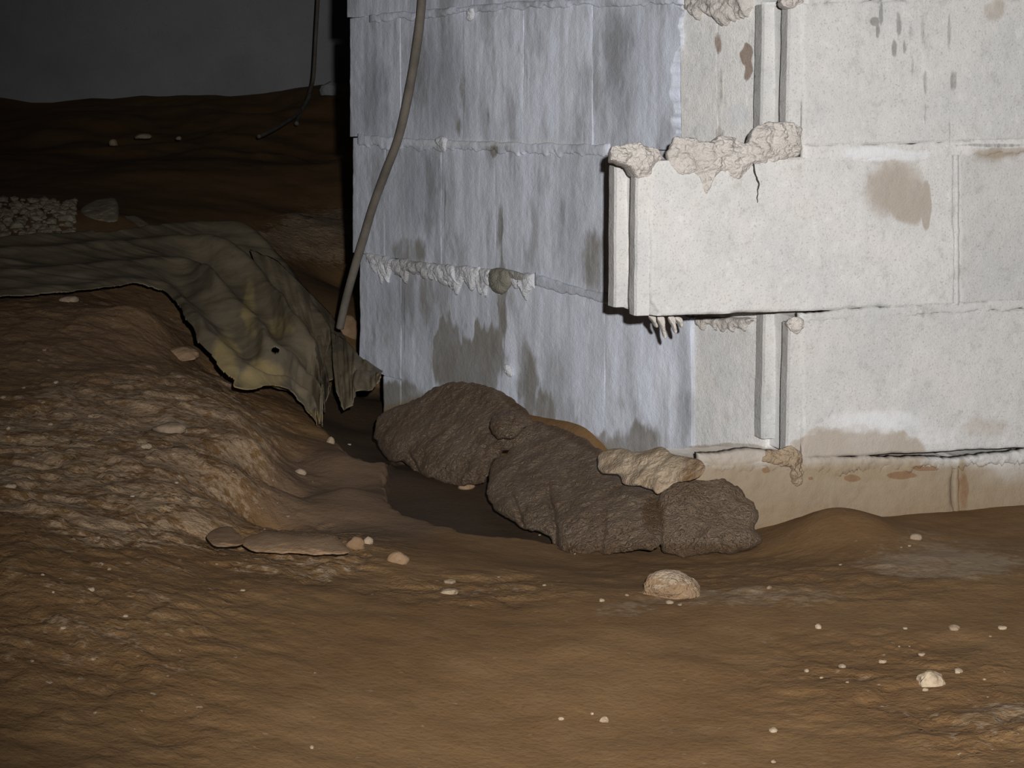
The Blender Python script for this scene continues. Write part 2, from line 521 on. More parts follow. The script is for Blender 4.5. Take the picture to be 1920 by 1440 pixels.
xs = np.unique(np.round(np.r_[np.arange(-4, -1.5, .08), np.arange(-1.5, 1.15, .0045), np.arange(1.15, 4.01, .08)], 5))
ys = np.unique(np.round(np.r_[np.arange(-.6, 1.3, .08), np.arange(1.3, 4.0, .0045), np.arange(4.0, 7.9, .03)], 5))
GX, GY = np.meshgrid(xs, ys, indexing='ij')
gz, gm, gp = terrain(GX, GY, True)
build('floor', np.c_[GX.ravel(), GY.ravel(), gz], grid_faces(len(xs), len(ys))[:, ::-1], M_GROUND,
      attrs={'ground': gm, 'pale': gp}, local=False)
tag(bpy.data.objects['floor'], 'uneven brown dirt floor with flaking pale crust', kind='structure')

# ------------------------------------------------------------------ stains of the block walls (masks on the surface)


def wall_attrs(P, grey, tone, seed=0):
    px, py = pix(P)
    wob = fbm(px / 38, py / 38, seed + .5, 4) * 34
    wv = fbm(px / 14, py / 90, 3.3, 4) * 60           # ragged hanging edges
    def e(cx, cy, rx, ry, s=.25, k=1.0, v=0.0):
        d = np.hypot((px - cx + wob * k) / rx, (py - cy + wob * k + wv * v) / ry)
        return 1 - sstep(1 - s, 1 + s, d)
    m = np.maximum.reduce
    wv = wv * 1.6
    wet = m([e(878, 690, 74, 78, .3, .6, 1.4), e(840, 640, 26, 60, .3, .6, 1), e(942, 560, 9, 75, .5, .3), e(1118, 500, 30, 70, .7, .8, .8) * .7,
             e(990, 720, 18, 80, .5, .4, 1) * .8, e(1022, 775, 20, 60, .5, .5, 1) * .8, e(1205, 830, 40, 46, .5, .5, .6) * .85, e(1090, 850, 150, 40, .5, .8, .6) * .8,
             e(745, 755, 60, 42, .4, .6) * .9, e(868, 165, 5, 46, .7, .3) * .6, e(862, 232, 14, 20, .8, .8, .4) * .55, e(914, 218, 4, 26, .7, .4) * .6,
             e(925, 280, 9, 16, .5, .3) * .8, e(800, 560, 18, 60, .5, .4) * .55, e(725, 620, 14, 60, .5, .4) * .4, e(937, 430, 6, 60, .7, .3) * .6,
             e(765, 470, 34, 26, .5, .6) * .55,
             # right-hand wall
             e(1676, 352, 66, 66, .55, .9) * .72, e(1700, 372, 44, 50, .3, .5) * .75, e(1736, 385, 10, 48, .3, .2),
             e(1610, 850, 128, 54, .12, .5, .3), e(1365, 850, 85, 22, .2, .4) * .9, e(1545, 820, 40, 28, .3, .5) * .6,
             e(1865, 18, 24, 28, .4, .6) * .6, e(1880, 285, 60, 14, .4, .8) * .75, e(1845, 800, 60, 30, .6, 1) * .5])
    salt = m([e(1640, 790, 120, 26, .6, .8) * .8, e(1750, 815, 60, 25, .6, .8) * .65, e(1660, 288, 90, 14, .5, .5) * .95, e(1365, 760, 60, 70, .8, 1) * .5,
              e(1395, 800, 60, 26, .6, .8) * .6, e(1385, 215, 24, 26, .5, .4) * .9, e(1250, 720, 34, 110, .5, .4, .5) * .55, e(1850, 880, 60, 22, .6, .8) * .75,
              e(930, 267, 220, 9, .6, .35) * .75, e(850, 722, 70, 12, .6, .8) * .55, e(790, 735, 40, 16, .5, .8) * .5, e(1010, 790, 50, 16, .6, 1) * .45,
              e(975, 650, 10, 60, .5, .3) * .5, e(1125, 130, 7, 140, .6, .15) * .6, e(760, 430, 5, 70, .5, .2) * .5, e(1560, 250, 60, 40, .7, 1) * .45,
              e(755, 660, 4, 80, .5, .15) * .6, e(950, 600, 5, 60, .5, .2) * .5])
    soil = np.zeros_like(px)
    base = np.interp(px, [700, 760, 870, 1000, 1120, 1200, 1300, 1420, 1500, 1600, 1920], [790, 770, 745, 800, 850, 880, 900, 960, 1010, 1015, 1015])
    soil = np.maximum(soil, sstep(-34, 6, py - base + wob * .5) * (px < 1290))
    soil = np.maximum(soil, (.56 + .26 * sstep(880, 1010, py + wob * .4) - .22 * sstep(1820, 1900, px) * sstep(930, 880, py)) * sstep(850, 884, py + wob * .5) * (px >= 1290) * (grey < .5))
    soil = np.maximum(soil, e(1803, 930, 14, 70, .3, .3) * .75)
    soil = np.maximum(soil, .30 * e(1880, 292, 60, 14, .6, 1.4))
    soil = np.maximum(soil, .30 * sstep(760, 900, py) * (px < 1290))
    rust = m([e(1346, 82, 8, 26, .6, .4) * .75, e(1398, 100, 12, 24, .3, .7), e(1404, 135, 9, 24, .4, .6) * .9, e(1350, 250, 12, 15, .4, .5) * .6, e(1352, 160, 5, 60, .5, .3) * .6,
              e(1597, 896, 16, 7, .3, .25), e(1690, 891, 30, 8, .25, .2), e(1735, 878, 26, 5, .3, .15), e(1435, 880, 8, 7, .3, .2), e(1520, 897, 5, 4, .3, .2),
              e(1806, 920, 12, 40, .4, .3) * .7])
    dark = m([e(1725, 80, 46, 130, .9, .6) * .42, e(1652, 25, 4, 26, .4, .25), e(1640, 40, 10, 9, .4, .3), e(1645, 58, 5, 16, .4, .25), e(1685, 45, 6, 26, .5, .3) * .9, e(1677, 90, 5, 18, .5, .3), e(1696, 88, 4, 16, .5, .3),
              e(1707, 80, 5, 60, .5, .3) * .6, e(1735, 60, 8, 100, .6, .25) * .55, e(1735, 155, 5, 28, .5, .25) * .9, e(1780, 60, 5, 42, .5, .2) * .8, e(1788, 150, 9, 22, .5, .3) * .75,
              e(1735, 210, 3, 24, .5, .2) * .8, e(1780, 240, 3, 40, .5, .2) * .6, e(1659, 150, 3, 30, .5, .2) * .6, e(1710, 120, 4, 26, .5, .3) * .6,
              e(1860, 272, 80, 4, .5, .15) * .8, e(1740, 585, 36, 12, .4, .8) * .55, e(1800, 300, 8, 34, .5, .6) * .5, e(1560, 280, 50, 5, .5, .3) * .35])
    g = np.zeros_like(px) + grey
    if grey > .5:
        dark_grey = m([e(697, 180, 26, 80, .6) * .9, e(815, 150, 48, 105, .7, 1, .5), e(1165, 120, 34, 110, .6) * .8, e(790, 345, 38, 80, .6) * .8, e(745, 560, 40, 70, .7) * .6, e(1060, 420, 20, 120, .7, 1, .5) * .5,
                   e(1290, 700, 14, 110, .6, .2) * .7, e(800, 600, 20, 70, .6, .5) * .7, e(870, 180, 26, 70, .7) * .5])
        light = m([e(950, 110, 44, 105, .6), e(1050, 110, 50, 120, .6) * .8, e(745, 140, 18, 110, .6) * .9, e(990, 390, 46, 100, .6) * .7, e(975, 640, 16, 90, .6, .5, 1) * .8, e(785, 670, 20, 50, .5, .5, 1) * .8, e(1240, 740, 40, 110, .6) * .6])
        tone = tone * (1 - .30 * dark_grey + .13 * light)  # darker and paler patches of the grey wash itself
        dark = np.maximum(dark, m([e(834, 372, 2.2, 62, .5, .12), e(941, 440, 3, 70, .6, .2) * .9, e(988, 150, 1.8, 60, .5, .1) * .8, e(758, 600, 2.0, 90, .5, .1) * .8, e(946, 620, 2.0, 90, .5, .1) * .8, e(871, 170, 2.0, 70, .5, .15) * .7]))
    return {'stain_a': np.c_[g, wet, salt], 'stain_b': np.c_[soil, rust, dark], 'tone': np.zeros_like(px) + tone}


def slab(name, plane, quad, parent, grey=0.0, tone=1.0, off=0.0, thick=0.1, step=.0022, seed=0.0, rough=.0012, jag=.0015, r=.004, chip=None, tilt=0.0, jag_right=0.0):
    """one block: quad = pixel corners TL, TR, BR, BL of its face on the wall plane; solid, with worn rounded edges."""
    q = np.array(quad, float)
    TL, TR, BR, BL = plane.hit(q[:, 0], q[:, 1])
    lu = np.linalg.norm(TR - TL); lv = np.linalg.norm(BL - TL)
    nu, nv = max(6, int(lu / step)), max(6, int(lv / step))
    u = np.linspace(0, 1, nu)[:, None, None]; v = np.linspace(0, 1, nv)[None, :, None]
    P = (TL * (1 - u) + TR * u) * (1 - v) + (BL * (1 - u) + BR * u) * v
    U = np.broadcast_to(u[..., 0], (nu, nv)); V = np.broadcast_to(v[..., 0], (nu, nv))
    eu = np.minimum(U, 1 - U) * lu; ev = np.minimum(V, 1 - V) * lv
    ed = np.minimum(eu, ev)
    s_ = P @ plane.d; z_ = P[..., 2]
    # worn arris: the edge retreats into the wall, the outline wanders
    n_edge = fbm(s_ * 45 + seed, z_ * 45, seed, 3)
    rr = r * (1 + 1.5 * np.clip(n_edge * 2, -.8, 1.5))
    dep = np.where(ed < rr, rr - np.sqrt(np.maximum(0, rr ** 2 - (rr - ed) ** 2)), 0.0)
    dep = dep + fbm(s_ * 14, z_ * 14, seed + 3, 3) * rough * 2.2 + fbm(s_ * 90, z_ * 90, seed + 7, 2) * rough * .7
    dep = dep + tilt * (U - .5) * lu
    wx = (fbm(z_ * 30, s_ * 0 + seed, 1.0 + seed, 3) * 2 * jag)
    fall = np.exp(-eu / .008)
    wxr = wx + sstep(.5, .85, U) * jag_right * 2 * fbm(z_ * 26, z_ * 0 + 2.2, seed, 4)
    fr = np.where(U > .5, np.exp(-eu / (.008 + .4 * jag_right)), fall)
    wz = fbm(s_ * 30, z_ * 0 + seed, 4.0 + seed, 3) * 2 * jag * np.exp(-ev / .008)
    P = P + plane.d * np.where(U > .5, wxr * fr, wx * fall)[..., None] * (1 if True else 0)
    P = P + np.array([0, 0, 1.0]) * wz[..., None]
    if chip is not None:
        dep = dep + chip(*pix(P.reshape(-1, 3))).reshape(nu, nv)
    P = P + plane.n * (dep - off)[..., None]
    front = P.reshape(-1, 3)
    # rim back to the rear face
    idx = np.arange(nu * nv).reshape(nu, nv)
    loop = np.r_[idx[:, 0], idx[-1, 1:], idx[-2::-1, -1], idx[0, -2:0:-1]]
    back = front[loop] + plane.n * thick
    n0 = nu * nv; L = len(loop)
    faces = grid_faces(nu, nv).tolist()
    i = np.arange(L); j = (i + 1) % L
    faces += np.c_[n0 + j, n0 + i, n0 + L + i, n0 + L + j].tolist()
    faces.append((n0 + L + i).tolist())
    A = np.vstack([front, front[loop], back])
    at = wall_attrs(A, grey, tone, seed)
    return build(name, A, faces, M_WALL, parent, at, local=False)


def box_strip(name, plane, parent, u0, u1, d0, d1, top, bot, tone=1.0, seed=0.0, cham=.004, gap=0.0):
    """upright flange on a block's end: u along the wall, d into it, between the edge heights top / bot (functions of u)."""
    prof = [(u0, d0 + cham), (u0 + cham * .6, d0), (u1, d0), (u1, d1), (u0 + cham * .6, d1), (u0, d1 - cham)]
    n = 40
    V = []
    for k in range(n):
        f = k / (n - 1)
        for a, b in prof:
            z = top + (bot - top) * f
            jj = float(fbm(z * 40 + seed, b * 40, seed, 3)) * .0022
            p = plane.p + plane.d * (a + jj) + plane.n * (b + jj * .5)
            V.append((p[0], p[1], z))
    m = len(prof); FC = []
    for k in range(n - 1):
        for i in range(m):
            j = (i + 1) % m
            FC.append((k * m + i, k * m + j, (k + 1) * m + j, (k + 1) * m + i))
    FC.append(tuple(range(m))); FC.append(tuple((n - 1) * m + i for i in range(m))[::-1])
    A = np.array(V)
    return build(name, A, FC, M_WALL, parent, wall_attrs(A, 0.0, tone, seed), smooth=False, local=False)


def blob(name, outline, plane, front, back, mat, parent=None, toward=None, power=2.6, rings=40, seed=1.0, rough=.004, freq=30, soil=0.0, center=None, wander=2.0, n=220, ridge=0.0, lean=0.0, clefts=()):
    """a lump: pixel outline on a (tilted) plane, swollen forward and back along one direction."""
    o = np.array(outline, float)
    c = o.mean(0) if center is None else np.array(center, float)
    q = np.vstack([o, o[:1]])
    seg = np.r_[0, np.cumsum(np.hypot(*np.diff(q, axis=0).T))]
    s = np.linspace(0, seg[-1], n, endpoint=False)
    # smooth closed curve
    m = len(o); f = np.interp(s, seg, np.arange(m + 1))
    i = np.floor(f).astype(int) % m; t = (f - np.floor(f))[:, None]
    p0, p1, p2, p3 = o[(i - 1) % m], o[i], o[(i + 1) % m], o[(i + 2) % m]
    cr = 0.5 * (2 * p1 + (p2 - p0) * t + (2 * p0 - 5 * p1 + 4 * p2 - p3) * t ** 2 + (3 * p1 - p0 - 3 * p2 + p3) * t ** 3)
    cr = cr + np.c_[fbm(cr[:, 0] / 16, cr[:, 1] / 16, seed), fbm(cr[:, 0] / 16, cr[:, 1] / 16, seed + 9)] * wander * 2.5
    cr_r = 1 - (1 - np.linspace(0, 1, rings)) ** 1.5
    cr_r[-1] = 1
    base = []
    for rr in cr_r:
        base.append(plane.hit(c[0] + (cr[:, 0] - c[0]) * rr, c[1] + (cr[:, 1] - c[1]) * rr))
    base = np.array(base)                                     # rings, n, 3
    if toward is None:
        d = CAM - base.mean((0, 1)); d[2] *= .7; toward = d / np.linalg.norm(d)
    prof = (1 - cr_r ** power) ** .55
    nz = fbm(base[..., 0] * freq, base[..., 1] * freq, base[..., 2] * freq + seed, 4)
    nz2 = fbm(base[..., 0] * freq * 4, base[..., 1] * freq * 4, base[..., 2] * freq * 4 + seed, 3)
    rd = np.abs(fbm(base[..., 0] * freq * .6, base[..., 1] * freq * .6, base[..., 2] * freq * 1.2 + seed + 5, 3)) * ridge
    _, by = pix(base.reshape(-1, 3)); by = by.reshape(base.shape[:2])
    low = sstep(o[:, 1].min(), o[:, 1].min() + .72 * np.ptp(o[:, 1]), by)
    hgt = prof[:, None] * front * (1 - lean + lean * low) + (nz * 2.4 * rough + nz2 * rough * .7 - rd) * np.minimum(1, prof[:, None] * 1.6)
    bx, by2 = pix(base.reshape(-1, 3)); bx = bx.reshape(hgt.shape); by2 = by2.reshape(hgt.shape)
    for (ax, ay), (ex, ey), wd, dp in clefts:                 # open seams running down the lump
        f = np.clip((by2 - ay) / (ey - ay), 0, 1)
        xc = ax + (ex - ax) * f + fbm(by2 / 12, by2 * 0, seed, 3) * 10
        hgt = hgt - dp * np.exp(-((bx - xc) / wd) ** 2) * sstep(ay - 10, ay + 20, by2) * sstep(ey + 12, ey - 4, by2) * np.minimum(1, prof[:, None] * 2)
    A = (base + toward * hgt[..., None]).reshape(-1, 3)
    bk = (base[:-1] - toward * (prof[:-1, None] * back)[..., None]).reshape(-1, 3)
    V = np.vstack([A, bk]); FC = []
    a = np.arange(n); b = (a + 1) % n
    for k in range(rings - 1):
        FC += np.c_[k * n + a, k * n + b, (k + 1) * n + b, (k + 1) * n + a].tolist()
    off = rings * n
    for k in range(rings - 2):
        FC += np.c_[off + k * n + b, off + k * n + a, off + (k + 1) * n + a, off + (k + 1) * n + b].tolist()
    k = rings - 2
    FC += np.c_[off + k * n + b, off + k * n + a, (k + 1) * n + a, (k + 1) * n + b].tolist()
    px, py = pix(V)
    sv = soil(px, py) if callable(soil) else np.zeros(len(V)) + soil
    return build(name, V, FC, mat, parent, {'soil': sv})


def strip(name, top, bot, plane, mat, parent, front=.008, sink=.004, seed=1.0, rough=.003, freq=45, soil=0.0, rag=0.0, nu=None, nv=26, grey=None, tone=1.0):
    """mortar squeezed from a joint: between an upper and a lower pixel line, swollen out of the wall, ragged lower edge."""
    top = np.array(top, float); bot = np.array(bot, float)
    x0 = max(top[0, 0], bot[0, 0]); x1 = min(top[-1, 0], bot[-1, 0])
    nu = nu or max(30, int((x1 - x0) / 2.2))
    x = np.linspace(x0, x1, nu)
    yt = np.interp(x, top[:, 0], top[:, 1]) + fbm(x / 18, x * 0, seed, 4) * 8
    yb = np.interp(x, bot[:, 0], bot[:, 1]) + fbm(x / 14, x * 0 + 4, seed, 4) * 14 + np.abs(fbm(x / 11, x * 0 + 9, seed + 2, 3)) * rag
    yb = np.maximum(yb, yt + 2)
    v = np.linspace(0, 1, nv)
    PX = np.repeat(x[:, None], nv, 1); PY = yt[:, None] * (1 - v) + yb[:, None] * v
    B = plane.hit(PX, PY)
    s_ = B @ np.array([plane.d[0], plane.d[1], 0]); z_ = B[..., 2]
    pr = np.sqrt(np.maximum(0, 1 - np.abs(2 * v - 1) ** 3))[None, :] * np.sqrt(np.minimum(1, np.minimum(x - x0, x1 - x) / 8 + .02))[:, None]
    nz = fbm(s_ * freq, z_ * freq, seed, 4)
    h = pr * (front * (1 + nz * 1.8)) + pr * fbm(s_ * freq * 3, z_ * freq * 3, seed, 3) * rough * 1.5
    A = (B - plane.n * (h - sink * (1 - pr))[..., None]).reshape(-1, 3)
    bk = (B + plane.n * (sink + .012)).reshape(-1, 3)
    n = len(A)
    FC = grid_faces(nu, nv).tolist() + grid_faces(nu, nv, n)[:, ::-1].tolist()
    idx = np.arange(nu * nv).reshape(nu, nv)
    lp = np.r_[idx[:, 0], idx[-1, 1:], idx[-2::-1, -1], idx[0, -2:0:-1]]
    lj = np.roll(lp, -1)
    FC += np.c_[lj, lp, n + lp, n + lj].tolist()
    V = np.vstack([A, bk]); px, py = pix(V)
    if grey is not None:
        return build(name, V, FC, M_WALL, parent, wall_attrs(V, grey, tone, seed), local=False)
    sv = soil(px, py) if callable(soil) else np.zeros(len(V)) + soil
    return build(name, V, FC, mat, parent, {'soil': sv}, local=False)


# ------------------------------------------------------------------ right-hand wall: pale blocks with a toothed end
wr = empty('wall_right', (float(pR[0]), float(pR[1]), 0))
tag(wr, 'pale concrete block wall with a toothed unfinished end', kind='structure')
WR0 = np.array([pR[0], pR[1], 0.0])


def put(o, org):
    """children keep their world place under an offset parent."""
    o.location = o.location - Vector(org)
    return o


T = .12


def uof(px, py):
    p = RW.hit(np.array([px], float), np.array([py], float))[0]
    return float((p - RW.p) @ RW.d), float(p[2])


def end_flanges(block, px, ytop, ybot, tone=1.0, seed=0):
    u, zt = uof(px, ytop); _, zb = uof(px, ybot)
    a = box_strip('flange', RW, block, u - .015, u + .004, .003, .030, zt, zb, tone, seed)
    b = box_strip('flange', RW, block, u - .015, u + .004, .088, T - .002, zt + .003, zb + .002, tone, seed + 3)
    return a, b


def chip2(px, py):
    # broken lower corner of the projecting block
    d = (px - 1212) * .9 + (592 - py) * .32
    return .016 * sstep(26, 4, d + fbm(px / 9, py / 9, 3.0) * 14)


blk = []
b = slab('concrete_block', RW, [(1502, -300), (2100, -330), (2100, -24), (1502, -6)], wr, 0, 1.0, thick=T, step=.006, seed=1); blk.append(b)
b = slab('concrete_block', RW, [(1503, 4), (2096, -10), (2096, 258), (1505, 275)], wr, 0, .97, thick=T, seed=2, rough=.0014); blk.append(b)
end_flanges(b, 1502, 6, 262, .98, 4)
b = slab('concrete_block', RW, [(1217, 303), (1790, 284), (1792, 572), (1219, 594)], wr, 0, 1.03, thick=T, seed=5, rough=.0016, chip=chip2); blk.append(b)
end_flanges(b, 1216, 304, 592, 1.02, 8)
b = slab('concrete_block', RW, [(1798, 284), (2400, 262), (2400, 546), (1799, 572)], wr, 0, .88, thick=T, seed=9, off=-.001); blk.append(b)
b = slab('concrete_block', RW, [(1502, 598), (2100, 571), (2100, 830), (1504, 860)], wr, 0, .92, thick=T, seed=12, rough=.0014); blk.append(b)
end_flanges(b, 1502, 606, 846, .92, 15)
b = slab('concrete_block', RW, [(1292, 872), (1788, 862), (1790, 1130), (1292, 1150)], wr, 0, .80, thick=T, seed=17, rough=.003, r=.007); blk.append(b)
b = slab('concrete_block', RW, [(1797, 860), (2380, 832), (2380, 1090), (1797, 1130)], wr, 0, .84, thick=T, seed=21, rough=.002, off=-.002); blk.append(b)
# mortar of that wall
mt = []
mt.append(strip('bed_joint', [(1506, 272), (1700, 270), (1800, 265), (2100, 250)], [(1506, 306), (1700, 298), (1800, 292), (2100, 276)], RW, M_MORTAR, wr, .0006, .003, 3, .0006, 20, grey=0, tone=1.06))
mt.append(strip('bed_joint', [(1500, 586), (1780, 568), (2100, 546)], [(1500, 606), (1780, 588), (2100, 572)], RW, M_MORTAR, wr, .0004, .003, 4, .0005, 20, grey=0, tone=.95))
mt.append(strip('bed_joint', [(1310, 852), (1420, 842), (1500, 856), (1795, 858), (2100, 826)], [(1310, 880), (1420, 884), (1500, 884), (1795, 872), (2100, 850)], RW, M_LUMP, wr, .0016, .004, 5, .003, 30, rag=40, grey=0, tone=.85))
mt.append(strip('bed_joint', [(1508, -14), (2100, -32)], [(1508, 8), (2100, -6)], RW, M_MORTAR, wr, .0006, .004, 6, .0006, 20, grey=0))


def vjoint(x, y0, y1, wpx, mat, par, plane, soil=0.0, front=.002, seed=1.0):
    n = 60; yy = np.linspace(y0, y1, n)
    lx = x - wpx / 2 + fbm(yy / 14, yy * 0, seed) * 4; rx = x + wpx / 2 + fbm(yy / 14, yy * 0 + 5, seed) * 4
    m = 7; v = np.linspace(0, 1, m)
    PX = lx[:, None] * (1 - v) + rx[:, None] * v; PY = np.repeat(yy[:, None], m, 1)
    B = plane.hit(PX, PY)
    pr = np.sqrt(np.maximum(0, 1 - np.abs(2 * v - 1) ** 2.5))[None, :]
    h = pr * front * (1 + fbm(PX / 12, PY / 12, seed) * 2) - .006 * (1 - pr)
    A = (B - plane.n * h[..., None]).reshape(-1, 3); bk = (B + plane.n * .02).reshape(-1, 3)
    k = len(A); FC = grid_faces(n, m)[:, ::-1].tolist() + grid_faces(n, m, k).tolist()
    idx = np.arange(n * m).reshape(n, m)
    lp = np.r_[idx[:, 0], idx[-1, 1:], idx[-2::-1, -1], idx[0, -2:0:-1]]; lj = np.roll(lp, -1)
    FC += np.c_[lp, lj, k + lj, k + lp].tolist()
    V = np.vstack([A, bk])
    return build('head_joint', V, FC, M_WALL, par, wall_attrs(V, 0.0, .95 - .15 * soil, seed), local=False)


mt.append(vjoint(1795, 290, 572, 11, M_MORTAR, wr, RW, 0, .0005, 2))
mt.append(vjoint(1794, 866, 1060, 13, M_LUMP, wr, RW, .55, .0005, 3))
# lumps squeezed out of the bed under the top block and over the projecting one
RWf = VPlane((RW.p + RW.n * .0015)[:2], RW.d[:2])


class Off:
    """a wall plane shifted outwards."""
    def __new__(cls, plane, o):
        return VPlane((plane.p - plane.n * o)[:2], plane.d[:2])


RWt = np.array([-RW.n[0], -RW.n[1], .15]); RWt /= np.linalg.norm(RWt)
lumps = [
    ([(1252, 300), (1262, 262), (1300, 258), (1330, 268), (1352, 252), (1378, 262), (1405, 268), (1424, 258), (1450, 262), (1440, 300), (1412, 310), (1396, 330), (1378, 336), (1352, 318), (1336, 340), (1326, 366), (1316, 345), (1300, 326), (1278, 330)], .011, .05, 31, (1350, 292)),
    ([(1404, 262), (1416, 238), (1440, 230), (1474, 230), (1500, 240), (1506, 272), (1500, 292), (1462, 300), (1426, 304), (1408, 292)], .010, .05, 33, (1456, 266)),
    ([(1146, 292), (1152, 274), (1180, 268), (1210, 272), (1234, 282), (1240, 300), (1222, 314), (1214, 332), (1196, 330), (1184, 312), (1166, 304), (1150, 302)], .011, .05, 35, (1196, 296)),
    ([(1470, -12), (1500, -14), (1500, 6), (1490, 15), (1478, 14), (1468, 2)], .010, .03, 37, (1485, 0)),
    ([(1478, 598), (1500, 596), (1506, 612), (1496, 624), (1484, 616)], .006, .02, 38, (1490, 608)),
    ([(1428, 862), (1436, 846), (1462, 838), (1484, 836), (1500, 852), (1508, 876), (1502, 906), (1490, 914), (1478, 900), (1476, 880), (1452, 872)], .012, .03, 39, (1482, 862)),
]
for o, fr, bk_, sd, cc in lumps:
    mt.append(blob('mortar_lump', o, RWf, fr, bk_, M_MORTAR if sd < 39 else M_LUMP, wr, RWt, 2.6, 50, sd, .006, 80, center=cc, ridge=.014, n=360, wander=6, soil=.2 if sd == 39 else 0))
# thin drips hanging under the projecting block
for k, (x, y, l) in enumerate([(1224, 596, 16), (1240, 598, 34), (1260, 598, 24), (1272, 598, 15)]):
    mt.append(blob('mortar_drip', [(x - 7, y - 3), (x + 5, y - 3), (x + 6 + k, y + l * .5), (x + 10, y + l), (x + 6, y + l + 2), (x + 1, y + l * .5)],
                   Off(RW, -.05), .003, .01, M_MORTAR, wr, RWt, 2.4, 14, 50 + k, .002, 80, n=60, wander=1))
for o in list(wr.children):
    put(o, WR0)

# hairline crack in the face of the projecting block is a thin groove of its own
t_ = NT('crack_dark'); M_CRACK = t_.done(t_.mix(t_.noise(60), (.03, .028, .025), (.055, .05, .045)), 1.0)


def crack(pts, wpx, plane, parent, out=.0012):
    p = np.array(pts, float)
    f = np.linspace(0, len(p) - 1, 40); x = np.interp(f, np.arange(len(p)), p[:, 0]); y = np.interp(f, np.arange(len(p)), p[:, 1])
    x = x + fbm(y / 7, x * 0, 2.0) * 5
    ww = wpx * (1 - (np.linspace(0, 1, 40)) ** 2 * .7) * (.8 + fbm(y / 5, x * 0, 5.0))
    d = np.c_[np.gradient(x), np.gradient(y)]; d /= np.linalg.norm(d, axis=1)[:, None] + 1e-9
    nrm = np.c_[-d[:, 1], d[:, 0]]
    a = plane.hit(x + nrm[:, 0] * ww / 2, y + nrm[:, 1] * ww / 2) - plane.n * out
    b_ = plane.hit(x - nrm[:, 0] * ww / 2, y - nrm[:, 1] * ww / 2) - plane.n * out
    V = np.vstack([a, b_, a + plane.n * .004, b_ + plane.n * .004]); n = 40; FC = []
    for i in range(n - 1):
        FC += [(i, n + i, n + i + 1, i + 1), (i, i + 1, 2 * n + i + 1, 2 * n + i), (n + i, 3 * n + i, 3 * n + i + 1, n + i + 1)]
    return build('crack', V, FC, M_CRACK, parent, local=False)


put(crack([(1410, 296), (1413, 318), (1421, 340), (1423, 346), (1420, 362), (1419, 380)], 3.2, RW, wr), WR0)

# ------------------------------------------------------------------ left-hand wall: older wall washed grey
LW0 = np.array([pL[0], pL[1], 0.0])
wl = empty('wall_left', tuple(float(v) for v in LW0))
tag(wl, 'grey slurry-washed block wall running back into the dark', kind='structure')


def line(pts):
    p = np.array(pts, float)
    return lambda x: float(np.interp(x, p[:, 0], p[:, 1]))


j0 = line([(655, -195), (1440, -330)])
j1 = line([(655, 34), (760, 27), (1000, 6), (1290, -4), (1440, -10)])
j2 = line([(655, 256), (760, 262), (835, 268), (1000, 271), (1140, 277), (1290, 284), (1440, 290)])
j3 = line([(675, 473), (757, 487), (835, 497), (945, 509), (1000, 516), (1090, 546), (1180, 568), (1300, 594), (1440, 598)])
j4 = line([(675, 688), (720, 700), (760, 712)])
rows = [
    (j0, j1, [(657, 690), (690, 770), (770, 892), (892, 1008), (1008, 1148), (1148, 1288), (1288, 1436)]),
    (j1, j2, [(662, 757), (757, 873), (873, 988), (988, 1118), (1118, 1276), (1276, 1345), (1345, 1436)]),
    (j2, j3, [(667, 728), (728, 833), (833, 934), (934, 1140), (1140, 1300), (1300, 1436)]),
    (j3, None, [(681, 757), (757, 945), (945, 1140), (1140, 1300), (1300, 1436)]),
]
tones = {(1, 0): .92, (1, 1): .98, (1, 2): 1.06, (1, 3): 1.08, (1, 4): .96, (2, 0): .95, (2, 1): .92, (2, 2): 1.02, (2, 3): 1.0, (3, 0): .95, (3, 1): .98, (3, 2): 1.04, (3, 3): 1.10,
         (0, 0): .95, (0, 1): .98, (0, 2): .93, (0, 3): .96, (0, 4): 1.0}
for ri, (ja, jb, cells) in enumerate(rows):
    for ci, (xa, xb) in enumerate(cells):
        cream = xa >= 1270
        g = 0.0 if cream else 1.0
        tn = tones.get((ri, ci), 1.0) if not cream else (1.38 if ri < 3 else 1.22)
        gp_ = 0 if ri == 0 else .25
        if jb is None:
            if ci == 0:
                quad = [(xa, ja(xa) + 1), (xb - gp_, ja(xb) + 1), (xb - gp_, j4(xb)), (xa, j4(xa))]
            else:
                quad = [(xa + gp_, ja(xa) + 1), (xb - gp_, ja(xb) + 1), (xb - gp_, 905 + (xb - 1100) * .06), (xa + gp_, 905 + (xa - 1100) * .06)]
        else:
            quad = [(xa + gp_, ja(xa) + 1), (xb - gp_, ja(xb) + 1), (xb - gp_, jb(xb) - 1), (xa + gp_, jb(xa) - 1)]
        if not cream and ri == 3 and ci == 3:
            quad = [(1140.8, ja(1140)), (1301, ja(1300)), (1302, 905), (1140.8, 905)]
        off = 0.0 if cream else (0.006 + .0014 * ((ci * 7 + ri * 3) % 5) / 5)
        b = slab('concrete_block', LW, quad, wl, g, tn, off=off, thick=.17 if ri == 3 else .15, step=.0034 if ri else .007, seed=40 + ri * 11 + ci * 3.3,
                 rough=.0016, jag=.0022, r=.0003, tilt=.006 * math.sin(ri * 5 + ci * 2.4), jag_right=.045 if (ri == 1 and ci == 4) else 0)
b = slab('concrete_block', LW, [(720, 703), (756.5, 711), (756.5, 885), (720, 885)], wl, 1.0, .95, off=.004, thick=.17, step=.004, seed=91)

